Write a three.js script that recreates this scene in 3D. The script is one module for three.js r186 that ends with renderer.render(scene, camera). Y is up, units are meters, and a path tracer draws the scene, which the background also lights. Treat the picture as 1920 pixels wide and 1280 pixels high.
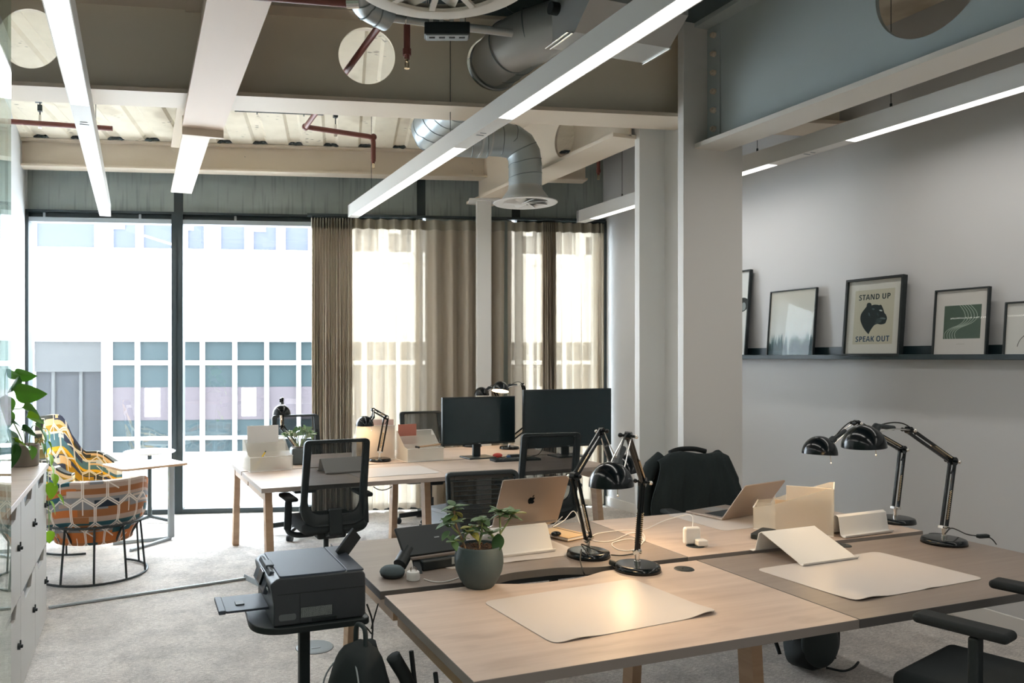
import * as THREE from 'three';
import { RoundedBoxGeometry } from 'three/addons/geometries/RoundedBoxGeometry.js';
import { mergeGeometries, mergeVertices, toCreasedNormals } from 'three/addons/utils/BufferGeometryUtils.js';
import { RectAreaLightUniformsLib } from 'three/addons/lights/RectAreaLightUniformsLib.js';
import { createNoise3D, createNoise4D } from 'simplex-noise';

// ---------- camera, sky, exposure ----------
const scene = new THREE.Scene();
const FOC = 1442, CX = 798, CY = 669, EYE = 1.6, YAW = Math.atan2(540, 1442);
const camera = new THREE.PerspectiveCamera(2 * Math.atan(640 / FOC) * 180 / Math.PI, 1.5, 0.05, 200);
camera.position.set(0, EYE, 0);
camera.rotation.set(0, -YAW, 0);
camera.setViewOffset(1920, 1280, 960 - CX, 640 - CY, 1920, 1280);   // shifted lens: verticals stay upright
scene.add(camera);
camera.focus = 3.4; camera.userData.fStop = 9;
const renderer = new THREE.WebGLRenderer({ antialias: true });
renderer.toneMapping = THREE.LinearToneMapping;
renderer.toneMappingExposure = 0.98;
renderer.shadowMap.enabled = true;
RectAreaLightUniformsLib.init();
scene.background = new THREE.Color(0.88, 0.96, 1.06);      // even white overcast
scene.backgroundIntensity = 24;
const LED = 18, LED_COLOR = [1.0, 0.955, 0.89];

// ---------- small helpers ----------
let seed = 7;
const rnd = () => { seed = (seed * 1664525 + 1013904223) >>> 0; return seed / 4294967296; };
const rr = (a, b) => a + (b - a) * rnd();
const noise3 = createNoise3D(() => rnd());
const V = (x, y, z) => new THREE.Vector3(x, y, z);
const CO = Math.cos(YAW), SI = Math.sin(YAW);
// a point of the photograph at a known height above the floor / on an upright plane through p along d (x, z)
function atH(u, v, h) { const zc = FOC * (EYE - h) / (v - CY), xc = (u - CX) / FOC * zc; return V(CO * xc + SI * zc, h, -(-SI * xc + CO * zc)); }
function onPlane(u, v, p, d) {
  const k = (u - CX) / FOC, rx = CO * k + SI, rz = -(CO - SI * k), n = [-d[1], d[0]];
  const t = (p[0] * n[0] + p[1] * n[1]) / (rx * n[0] + rz * n[1]);
  return V(rx * t, EYE - (v - CY) * t / FOC, rz * t);
}
const used = {};
function numbered(n) { used[n] = (used[n] || 0) + 1; return used[n] === 1 ? n : n + '_' + String(used[n] - 1).padStart(3, '0'); }
function prep(g) {                      // plain triangles with position, normal, uv only
  let h = g.index ? g.toNonIndexed() : g.clone();
  for (const k of Object.keys(h.attributes)) if (!['position', 'normal', 'uv'].includes(k)) h.deleteAttribute(k);
  if (!h.attributes.normal) h.computeVertexNormals();
  if (!h.attributes.uv) h.setAttribute('uv', new THREE.BufferAttribute(new Float32Array(h.attributes.position.count * 2), 2));
  return h;
}
function join(...gs) { gs = gs.flat(9); return gs.length === 1 ? prep(gs[0]) : mergeGeometries(gs.map(prep)); }
function metricUV(g, s = 1, swap = false) {      // uv in metres by the dominant axis
  const h = prep(g), p = h.attributes.position, n = h.attributes.normal, uv = h.attributes.uv;
  for (let i = 0; i < p.count; i++) {
    const a = [Math.abs(n.getX(i)), Math.abs(n.getY(i)), Math.abs(n.getZ(i))];
    const m = a.indexOf(Math.max(...a));
    let u = m === 0 ? p.getZ(i) : p.getX(i), v = m === 1 ? p.getZ(i) : p.getY(i);
    if (swap) [u, v] = [v, u];
    uv.setXY(i, u * s, v * s);
  }
  return h;
}
function M(name, geo, mat, parent) {
  const m = new THREE.Mesh(Array.isArray(geo) ? join(geo) : geo, mat);
  m.name = parent ? name : numbered(name); m.castShadow = m.receiveShadow = true;
  (parent || scene).add(m); return m;
}
function thing(name, label, category, x = 0, y = 0, z = 0, turn = 0, group) {
  const o = new THREE.Group(); o.name = numbered(name); scene.add(o);
  o.position.set(x, y, z); o.rotation.y = turn; o.userData = { label, category }; if (group) o.userData.group = group;
  return o;
}
function tag(o, label, category, group) { o.userData.label = label; o.userData.category = category; if (group) o.userData.group = group; return o; }
function struct(o) { o.userData.kind = 'structure'; return o; }
function sgroup(name, x = 0, y = 0, z = 0, turn = 0) { const o = new THREE.Group(); o.name = numbered(name); scene.add(o); o.position.set(x, y, z); o.rotation.y = turn; return struct(o); }
function copyOf(root, label, x, y, z, turn, group) {
  const r = root.clone(); r.userData = { ...root.userData }; r.name = numbered(root.name.replace(/_\d{3}$/, '')); scene.add(r);
  r.position.set(x, y, z); r.rotation.set(0, turn, 0); r.userData.label = label; if (group) r.userData.group = group; return r;
}
const bx = (w, h, d, x = 0, y = 0, z = 0) => new THREE.BoxGeometry(w, h, d).translate(x, y, z);
const rb = (w, h, d, r, x = 0, y = 0, z = 0, s = 2) => new RoundedBoxGeometry(w, h, d, s, Math.min(r, w / 2.01, h / 2.01, d / 2.01)).translate(x, y, z);
const span = (x0, x1, y0, y1, z0, z1) => bx(x1 - x0, y1 - y0, z1 - z0, (x0 + x1) / 2, (y0 + y1) / 2, (z0 + z1) / 2);
const rspan = (x0, x1, y0, y1, z0, z1, r) => rb(x1 - x0, y1 - y0, z1 - z0, r, (x0 + x1) / 2, (y0 + y1) / 2, (z0 + z1) / 2);
const cyl = (r, h, x = 0, y = 0, z = 0, n = 24, r2 = r) => new THREE.CylinderGeometry(r2, r, h, n).translate(x, y + h / 2, z);
const sph = (r, x = 0, y = 0, z = 0, n = 12) => new THREE.SphereGeometry(r, n * 2, n).translate(x, y, z);
const tor = (R, r, x, y, z, a = 10, b = 32) => new THREE.TorusGeometry(R, r, a, b).rotateX(Math.PI / 2).translate(x, y, z);
const lathe = (pts, n = 40) => new THREE.LatheGeometry(pts.map(p => new THREE.Vector2(...p)), n);
function orient(g, a, b) {               // y axis of g from a to b
  const q = new THREE.Quaternion().setFromUnitVectors(V(0, 1, 0), b.clone().sub(a).normalize());
  return g.applyQuaternion(q).translate(a.x, a.y, a.z);
}
function rod(a, b, r, n = 10, r2 = r) { const l = a.distanceTo(b); return orient(new THREE.CylinderGeometry(r2, r, l, n).translate(0, l / 2, 0), a, b); }
function bar(a, b, w, d, turn = 0, rad = 0) { const l = a.distanceTo(b); const g = (rad ? new RoundedBoxGeometry(w, l, d, 2, rad) : new THREE.BoxGeometry(w, l, d)).translate(0, l / 2, 0).rotateY(turn); return orient(g, a, b); }
function tube(pts, r, seg = 48, n = 8, closed = false, tension = 0.5) {
  const c = new THREE.CatmullRomCurve3(pts.map(p => p.isVector3 ? p : V(...p)), closed, 'catmullrom', tension);
  return new THREE.TubeGeometry(c, seg, r, n, closed);
}
function bentTube(pts, r, bend, n = 8) {   // straight runs with rounded corners
  const P = pts.map(p => p.isVector3 ? p : V(...p)), path = new THREE.CurvePath(); let prev = P[0];
  const all = [P[0].clone()];
  for (let i = 1; i < P.length - 1; i++) {
    const a = P[i].clone().sub(P[i - 1]), b = P[i + 1].clone().sub(P[i]), t = Math.min(bend, a.length() / 2, b.length() / 2);
    const s = P[i].clone().addScaledVector(a.normalize(), -t), e = P[i].clone().addScaledVector(b.normalize(), t);
    for (let k = 0; k <= 6; k++) { const f = k / 6; all.push(s.clone().multiplyScalar((1 - f) * (1 - f)).addScaledVector(P[i], 2 * f * (1 - f)).addScaledVector(e, f * f)); }
  }
  all.push(P[P.length - 1].clone());
  return sweep(all, r, n);
}
function sweep(P, r, n = 8) {            // polyline tube with parallel frames, capped
  const pos = [], idx = []; let nrm = null;
  const rad = typeof r === 'function' ? r : () => r;
  for (let i = 0; i < P.length; i++) {
    const t = P[Math.min(i + 1, P.length - 1)].clone().sub(P[Math.max(i - 1, 0)]).normalize();
    if (!nrm) nrm = Math.abs(t.y) < 0.9 ? V(0, 1, 0) : V(1, 0, 0);
    nrm.addScaledVector(t, -nrm.dot(t)).normalize();
    const b = t.clone().cross(nrm), q = rad(i / (P.length - 1), i);
    for (let k = 0; k < n; k++) { const a = k / n * 2 * Math.PI, v = P[i].clone().addScaledVector(nrm, Math.cos(a) * q).addScaledVector(b, Math.sin(a) * q); pos.push(v.x, v.y, v.z); }
  }
  for (let i = 0; i < P.length - 1; i++) for (let k = 0; k < n; k++) {
    const a = i * n + k, b = i * n + (k + 1) % n, c = a + n, d = b + n; idx.push(a, c, b, b, c, d);
  }
  const e = (P.length - 1) * n;
  for (let k = 1; k < n - 1; k++) { idx.push(0, k, k + 1); idx.push(e, e + k + 1, e + k); }
  const g = new THREE.BufferGeometry(); g.setAttribute('position', new THREE.Float32BufferAttribute(pos, 3)); g.setIndex(idx);
  g.computeVertexNormals(); return prep(g);
}
function shapeOf(pts, r = 0) {           // closed outline with rounded corners
  const s = new THREE.Shape(), n = pts.length;
  for (let i = 0; i < n; i++) {
    const p = pts[i], a = pts[(i + n - 1) % n], b = pts[(i + 1) % n], q = p[2] !== undefined ? p[2] : r;
    const la = Math.hypot(a[0] - p[0], a[1] - p[1]), lb = Math.hypot(b[0] - p[0], b[1] - p[1]), t = Math.min(q, la / 2, lb / 2);
    const s0 = [p[0] + (a[0] - p[0]) / la * t, p[1] + (a[1] - p[1]) / la * t], s1 = [p[0] + (b[0] - p[0]) / lb * t, p[1] + (b[1] - p[1]) / lb * t];
    i ? s.lineTo(...s0) : s.moveTo(...s0); if (t > 0) s.quadraticCurveTo(p[0], p[1], ...s1);
  }
  s.closePath(); return s;
}
function ext(shape, depth, bevel = 0, seg = 12) {
  return new THREE.ExtrudeGeometry(shape, { depth, curveSegments: seg, bevelEnabled: bevel > 0, bevelSize: bevel, bevelThickness: bevel, bevelSegments: 2, bevelOffset: -bevel });
}
function grid(nu, nv, f) {               // surface from f(u, v) -> [x, y, z]
  const pos = [], uv = [], idx = [];
  for (let j = 0; j <= nv; j++) for (let i = 0; i <= nu; i++) { pos.push(...f(i / nu, j / nv)); uv.push(i / nu, j / nv); }
  for (let j = 0; j < nv; j++) for (let i = 0; i < nu; i++) { const a = j * (nu + 1) + i, b = a + 1, c = a + nu + 1, d = c + 1; idx.push(a, b, c, b, d, c); }
  const g = new THREE.BufferGeometry(); g.setAttribute('position', new THREE.Float32BufferAttribute(pos, 3)); g.setAttribute('uv', new THREE.Float32BufferAttribute(uv, 2)); g.setIndex(idx); g.computeVertexNormals(); return g;
}
function thicken(g, t) {                 // a closed sheet of thickness t from an indexed grid
  g.computeVertexNormals(); const p = g.attributes.position, n = g.attributes.normal, N = p.count, pos = [], uv = [], idx = [];
  for (const s of [0.5, -0.5]) for (let i = 0; i < N; i++) { pos.push(p.getX(i) + n.getX(i) * t * s, p.getY(i) + n.getY(i) * t * s, p.getZ(i) + n.getZ(i) * t * s); uv.push(g.attributes.uv.getX(i), g.attributes.uv.getY(i)); }
  const I = g.index.array, edge = new Map();
  for (let i = 0; i < I.length; i += 3) {
    idx.push(I[i], I[i + 1], I[i + 2], I[i] + N, I[i + 2] + N, I[i + 1] + N);
    for (let k = 0; k < 3; k++) { const a = I[i + k], b = I[i + (k + 1) % 3], r = b + '_' + a; if (edge.has(r)) edge.delete(r); else edge.set(a + '_' + b, [a, b]); }
  }
  for (const [a, b] of edge.values()) idx.push(a, a + N, b, b, a + N, b + N);
  const h = new THREE.BufferGeometry(); h.setAttribute('position', new THREE.Float32BufferAttribute(pos, 3)); h.setAttribute('uv', new THREE.Float32BufferAttribute(uv, 2)); h.setIndex(idx);
  return toCreasedNormals(h, 0.7);
}
// ---------- textures ----------
function tex(w, h, fn, srgb = true, rep = 1, repY = rep) {
  const d = new Uint8Array(w * h * 4);
  for (let j = 0; j < h; j++) for (let i = 0; i < w; i++) { const c = fn(i / w, j / h), k = (j * w + i) * 4; for (let q = 0; q < 3; q++) d[k + q] = Math.max(0, Math.min(255, Math.round((c.length ? c[q] : c) * 255))); d[k + 3] = 255; }
  const t = new THREE.DataTexture(d, w, h, THREE.RGBAFormat); if (srgb) t.colorSpace = THREE.SRGBColorSpace;
  t.wrapS = t.wrapT = THREE.RepeatWrapping; t.magFilter = THREE.LinearFilter; t.minFilter = THREE.LinearMipmapLinearFilter; t.generateMipmaps = true; t.repeat.set(rep, repY); t.needsUpdate = true; return t;
}
// noise that tiles over the unit square
const noise4 = createNoise4D(() => rnd());
function tn(u, v, f, s = 0, g = f) { const a = u * 2 * Math.PI, b = (v + s * .371) * 2 * Math.PI, r = f / 6.283, q = g / 6.283; return 0.5 + 0.5 * noise4(Math.cos(a) * r, Math.sin(a) * r + s * 5.3, Math.cos(b) * q, Math.sin(b) * q - s * 9.1); }
function fbm(u, v, f, s = 0, o = 4, g = f) { let a = 0, w = 0.5, t = 0; for (let i = 0; i < o; i++) { a += w * tn(u, v, f * 2 ** i, s + i, g * 2 ** i); t += w; w *= 0.55; } return a / t; }
const mixc = (a, b, t) => a.map((x, i) => x + (b[i] - x) * t);
const sm = (a, b, x) => { const t = Math.max(0, Math.min(1, (x - a) / (b - a))); return t * t * (3 - 2 * t); };
function canvasTex(w, h, draw) {
  const c = document.createElement('canvas'); c.width = w; c.height = h; draw(c.getContext('2d'), w, h);
  const t = new THREE.CanvasTexture(c); t.colorSpace = THREE.SRGBColorSpace; t.anisotropy = 8; return t;
}
const T = {};
T.carpet = tex(1024, 1024, (u, v) => {
  const big = sm(.35, .68, fbm(u, v, 5, 1, 3)), mid = fbm(u, v, 26, 2, 3), g = rnd(), st = tn(u, v, 60, 6, 200);
  const c = mixc([.93, .90, .87], [.74, .72, .70], big * .5 + mid * .45), k = (g - .5) * .24 + (st - .5) * .22; return c.map(x => x + k);
}, true, 0.5);
T.carpetBump = tex(512, 512, () => rnd(), false, 4);
T.wood = tex(1024, 512, (u, v) => {
  const w = fbm(u, v, 2, 3, 4, 8), fine = tn(u, v, 5, 5, 110), long = tn(u, v + .05 * w, 2, 8, 26), bl = sm(.55, .8, fbm(u, v, 4, 9, 3, 12));
  return mixc(mixc([.83, .765, .71], [.68, .605, .55], .45 * long + .3 * w + .25 * fine), [.60, .53, .475], bl * .35);
}, true, 0.7);
T.taupe = tex(512, 512, (u, v) => mixc([.58, .53, .49], [.50, .455, .42], tn(u, v, 3, 3, 80) * .5 + tn(u, v, 2, 9, 24) * .5), true, 1);
T.deck = tex(1024, 1024, (u, v) => {
  const a = fbm(u, v, 8, 1, 5), b = sm(.55, .78, fbm(u, v, 4, 4, 3)), s = sm(.70, .86, tn(u, v, 30, 9, 60) * .55 + .45 * tn(u, v, 9, 3));
  return mixc(mixc([.96, .93, .86], [.76, .71, .63], a * .45 + b * .5), [.45, .42, .38], s * .6);
}, true, 0.45);
T.concrete = tex(512, 512, (u, v) => mixc([.62, .65, .63], [.47, .505, .49], fbm(u, v, 5, 2, 4) * .55 + sm(.5, .9, tn(u, v, 50, 7, 3)) * .45), true, 0.6);
T.metal = tex(512, 512, (u, v) => { const a = tn(u, v, 40, 2), b = tn(u, v, 9, 5), k = .82 + .10 * a - .10 * b; return [k * .98, k, k * 1.01]; }, true, 2);
T.metalRough = tex(256, 256, (u, v) => .55 + .4 * fbm(u, v, 14, 4, 3), false, 2);
T.weave = tex(256, 256, (u, v) => .5 + .25 * Math.sin(u * 2 * Math.PI * 32) * Math.sin(v * 2 * Math.PI * 32) + .2 * (rnd() - .5), false, 12);
// ---------- materials ----------
const lin = (r, g, b) => new THREE.Color(r, g, b);
function std(c, rough = .6, o = {}) { const p = o.physical ? new THREE.MeshPhysicalMaterial() : new THREE.MeshStandardMaterial(); delete o.physical; p.color = Array.isArray(c) ? lin(...c) : new THREE.Color(c); p.roughness = rough; Object.assign(p, o); return p; }
const phys = (c, rough, o = {}) => std(c, rough, { physical: true, ...o });
const m = {
  wall: std([.62, .625, .63], .85), ceilDark: std([.05, .075, .08], .85), steel: std([.64, .55, .44], .55), steelBounceLit: std([.88, .80, .65], .6), steelWarmBounce: std([.64, .50, .39], .55), steelShaded: std([.40, .455, .45], .55), white: std([.74, .73, .70], .45), offwhite: std([.70, .67, .61], .5),  // the extra steels carry bounce light and shade in the beam colour
  deck: std([.88, .87, .85], .95, { map: T.deck, bumpMap: T.deck, bumpScale: .006 }), concrete: std([1, 1, 1], .85, { map: T.concrete }),
  carpet: std([1, 1, 1], 1, { map: T.carpet, bumpMap: T.carpetBump, bumpScale: .003 }),
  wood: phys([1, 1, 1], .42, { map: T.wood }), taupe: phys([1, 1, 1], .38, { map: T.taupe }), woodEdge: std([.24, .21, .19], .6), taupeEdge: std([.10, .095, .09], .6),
  legWood: std([.90, .74, .55], .55, { map: T.wood }), frameDark: std([.016, .028, .031], .4), alu: std([.42, .45, .47], .4, { metalness: .6 }), frameGrey: std([.30, .335, .35], .45),
  glass: phys([.97, .985, .98], 0, { transmission: 1, thickness: 0, ior: 1.5 }), pictureGlass: phys([.97, .985, .98], 0, { transmission: 1, thickness: 0, ior: 1.5, specularIntensity: .12 }), glassGreen: phys([.80, .88, .83], .0, { transmission: 1, thickness: 0, ior: 1.5 }),
  duct: std([.62, .65, .66], .6, { map: T.metal, metalness: 1, roughnessMap: T.metalRough }), ductSeam: std([.20, .235, .24], .5, { metalness: .7 }), galv: std([.46, .47, .46], .45, { metalness: .55 }),
  redPipe: std([.165, .045, .033], .5), chrome: std([.78, .76, .72], .15, { metalness: 1 }), brass: std([.62, .50, .34], .25, { metalness: 1 }),
  black: std([.008, .015, .017], .5), blackMatte: std([.013, .019, .021], .85), blackGloss: phys([.004, .007, .009], .16, { specularIntensity: .8 }), rubber: std([.014, .018, .019], .9),
  paper: std([.80, .78, .74], .8), cable: std([.78, .77, .74], .45), blackCable: std([.012, .014, .014], .6),
  led: std([.9, .9, .9], .6, { emissive: lin(1, .99, .96), emissiveIntensity: 2.2 }), mattewhite: std([.80, .79, .76], .6),
};
// ---------- the room ----------
const WX = .344, WZ = -8.275, WA = 14.33 * Math.PI / 180, WT = 4.547;       // window wall: origin, skew, end at the right wall
const BX = 3.45, BZ = -4.45, BA = 12.33 * Math.PI / 180;                     // the near cross beam
const onWall = (s, z = 0) => [WX + s * Math.cos(WA) - z * Math.sin(WA), WZ + s * Math.sin(WA) + z * Math.cos(WA)];
const RW = 4.75, LW = -1.05, BACK = 6;
{
  const fl = new THREE.Shape([[LW - .2, -BACK], [RW + .2, -BACK], [RW + .2, 7.3], [LW - .2, 8.85]].map(p => new THREE.Vector2(...p)));
  struct(M('floor', metricUV(ext(fl, .2).rotateX(-Math.PI / 2).translate(0, -.2, 0)), m.carpet));
  struct(M('wall_right', span(RW, RW + .2, -.2, 4.2, -7.4, BACK), m.wall));
  struct(M('wall_left', span(LW - .2, LW, -.2, 4.2, -8.9, BACK), m.wall));
  struct(M('wall_rear', span(LW - .2, RW + .2, -.2, 4.2, BACK, BACK + .2), m.wall));
  struct(M('roof_slab', span(LW - .2, RW + .2, 4.2, 4.4, -9.2, BACK + .2), m.ceilDark));
  const sk = struct(M('baseboard_right', rspan(RW - .015, RW, 0, .1, -7.3, BACK, .004), m.white));
}
// near ceiling: dark soffit left of the big beam, pale sprayed deck right of it
{
  const c = sgroup('ceiling');
  const L = new THREE.Shape([[LW, -BACK], [3.6, -BACK], [3.6, 4.43], [LW, 5.42]].map(p => new THREE.Vector2(...p)));
  M('soffit', ext(L, .05).rotateX(-Math.PI / 2).translate(0, 3.84, 0), m.ceilDark, c);
  M('sprayed_soffit', metricUV(span(3.66, RW, 3.84, 3.89, -4.2, BACK)), m.deck, c);
  // far bay: corrugated deck with sprayed coating, falling towards the window
  const P = .345, x0 = -1.62, n = 18, prof = [];
  const ph = .19;
  for (let i = 0; i < n; i++) { const x = x0 + i * P + ph - .345; prof.push([x, 0], [x + .20, 0], [x + .225, .022], [x + .32, .022]); }
  prof.push([x0 + n * P + ph - .345, 0]);
  const s = new THREE.Shape(); prof.forEach((p, i) => i ? s.lineTo(...p) : s.moveTo(...p));
  s.lineTo(prof[prof.length - 1][0], .12); s.lineTo(prof[0][0], .12); s.closePath();
  const g = metricUV(ext(s, 4.1));
  const dk = new THREE.Group(); dk.name = 'roof_deck'; c.add(dk); dk.position.set(WX, 3.705, WZ); dk.rotation.y = -WA;
  const d = M('deck_sheet', g.rotateX(-.072).translate(0, -.012, .12), m.deck, dk);
  for (let i = 0; i < n - 1; i++) {          // dark lumps in place of shade in the rib ends above the far beam
    const x = x0 + i * P + ph - .345 + .2725, f = [];
    for (let k = 0; k < 5; k++) f.push(new THREE.IcosahedronGeometry(rr(.02, .03), 1).scale(1, .6, .6).translate(x + (k - 2) * .027 + rr(-.004, .004), .016 + rr(-.008, .008), .36));
    M('rib_gap_shade', f, m.frameDark, dk);
  }
}
// steel beams and columns
function flangeWeb(x0, x1, H, top, fw, ft, holes, tw = .02) {   // an I profile along local x
  const s = new THREE.Shape([[x0, H + ft * .5], [x1, H + ft * .5], [x1, top], [x0, top]].map(p => new THREE.Vector2(...p)));
  for (const [hx, hy, r] of holes) { const p = new THREE.Path(); p.absarc(hx, hy, r, 0, Math.PI * 2, true); s.holes.push(p); }
  return [ext(s, tw, 0, 40).translate(0, 0, -tw / 2), span(x0, x1, H, H + ft, -fw / 2, fw / 2), span(x0, x1, top - ft, top, -fw / 2, fw / 2)];
}
function beam(name, x, z, turn, parts, shadeTint) {
  const o = sgroup(name, x, 0, z, turn);
  const c = shadeTint ? m.steelShaded : m.steel; M('web', parts[0], c, o); M('bottom_flange', parts[1], shadeTint ? m.offwhite : c, o); M('top_flange', parts[2], c, o); return o;  // the tinted beam has bluish shade put into its web colour
}
const crossBeam = beam('beam', BX, BZ, -BA, flangeWeb(-4.75, 1.34, 3.235, 3.84, .3, .025, [[-4.17, 3.575, .185], [-2.08, 3.585, .187], [-1.22, 3.585, .187], [1.22, 3.55, .2]])); crossBeam.children[0].material = m.steelBounceLit;  // web colour lightened in place of missing bounce light
beam('beam', WX + .26 * -Math.sin(WA), WZ + .26 * Math.cos(WA), -WA, flangeWeb(-1.42, 3.2, 3.438, 3.705, .18, .018, [[3.05, 3.52, .006], [3.05, 3.6, .006], [.75, 3.6, .006]]));
beam('beam', WX + .26 * -Math.sin(WA), WZ + .26 * Math.cos(WA), -WA, flangeWeb(3.26, 4.25, 3.438, 3.705, .18, .018, []));
{ // beams along the room
  const o = beam('beam', .42, 0, Math.PI / 2, flangeWeb(-BACK, 5.5, 3.17, 3.83, .27, .03, [], .09));
  o.children[1].material = m.steelWarmBounce; M('end_plate', span(5.5, 5.53, 3.12, 3.25, -.135, .14), m.steel, o);  // flange underside coloured by warm bounce from the floor
  beam('beam', .392, -5.6, Math.PI / 2, flangeWeb(0, 2.12, 3.17, 3.62, .19, .02, []));
  const r = beam('beam', 3.36, 0, Math.PI / 2, flangeWeb(4.72, 7.36, 3.19, 3.75, .3, .028, [[5.63, 3.43, .157]]));
  const q = beam('beam', 3.625, 0, Math.PI / 2, flangeWeb(-BACK, 4.2, 3.0, 3.84, .25, .03, [[2.65, 3.46, .29], [.9, 3.46, .29]], .025), true);  // bluish shade is part of this web colour
  M('splice_plate', span(4.08, 4.2, 3.03, 3.8, -.02, .02), m.steelShaded, q);
  for (let i = 0; i < 6; i++) for (const s of [1, -1]) M('bolt', [cyl(.02, .02, 0, 0, 0, 6).rotateX(Math.PI / 2 * s).translate(4.13, 3.12 + i * .125, s * .02), cyl(.011, .012, 0, .02, 0, 8).rotateX(Math.PI / 2 * s).translate(4.13, 3.12 + i * .125, s * .02)], m.steel, q);
  const c = sgroup('column');
  M('flange', rspan(3.41, 3.906, 0, 3.84, -4.26, -4.2, .004), m.white, c); M('flange', rspan(3.41, 3.906, 0, 3.84, -4.74, -4.68, .004), m.white, c);
  M('web', span(3.63, 3.68, 0, 3.84, -4.69, -4.25), m.white, c);
  const [px, pz] = onWall(3.14, .42), p = sgroup('column', px, 0, pz, -YAW);
  M('post', rspan(-.075, .075, 0, 3.19, -.06, .06, .01), m.white, p); M('cap_plate', rspan(-.15, .16, 3.165, 3.19, -.1, .1, .004), m.white, p);
}
// window wall
{
  const w = (n) => sgroup(n, WX, 0, WZ, -WA);
  const wall = w('wall_front');
  M('spandrel_panel', metricUV(span(-1.7, WT + .2, 3.075, 4.2, -.12, -.02)), m.concrete, wall);
  for (const x of [.046, 2.549, 3.574]) M('panel_joint', span(x - .045, x + .045, 3.07, 3.75, -.03, -.012), m.frameDark, wall);
  M('solid_panel', span(2.6, 3.53, 0, 3.07, -.1, -.03), m.concrete, wall);
  M('wall_return', span(-1.75, -1.43, -.2, 4.2, -.14, .02), m.wall, wall);
  let k = 0;
  const win = (a, b) => {
    const o = new THREE.Group(); o.name = 'window_' + (++k); scene.add(struct(o)); o.position.set(WX, 0, WZ); o.rotation.y = -WA;
    M('window_frame', [span(a - .03, a + .035, 0, 3.07, -.07, .05), span(b - .035, b + .03, 0, 3.07, -.07, .05)], m.frameDark, o);
    M('bottom_rail', span(a, b, 0, .05, -.06, .045), m.frameDark, o); M('top_rail', span(a, b, 2.955, 3.0, -.06, .045), m.frameGrey, o);
    M('head_recess', span(a, b, 3.0, 3.055, -.06, -.02), m.frameDark, o); M('head_trim', span(a, b, 3.052, 3.075, -.06, .05), m.frameDark, o);
    M('window_pane', span(a + .03, b - .03, .045, 2.96, -.006, -.003), m.glass, o);
    return o;
  };
  const w1 = win(-1.43, .025), w2 = win(.067, 2.53); win(3.6, WT - .02);
  for (const x of [-1.26, -.33]) M('track_clip', span(x - .01, x + .01, 3.0, 3.055, -.02, .01), m.alu, w1);
  for (const x of [.62]) M('track_clip', span(x - .01, x + .01, 3.0, 3.055, -.02, .01), m.alu, w2);
  const tr = M('curtain_track', rspan(1.36, WT - .03, 3.045, 3.072, .1, .15, .004), m.frameDark); tr.position.set(WX, 0, WZ); tr.rotation.y = -WA; tag(tr, 'slim dark curtain track along the head of the windows', 'curtain track');
}
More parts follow.
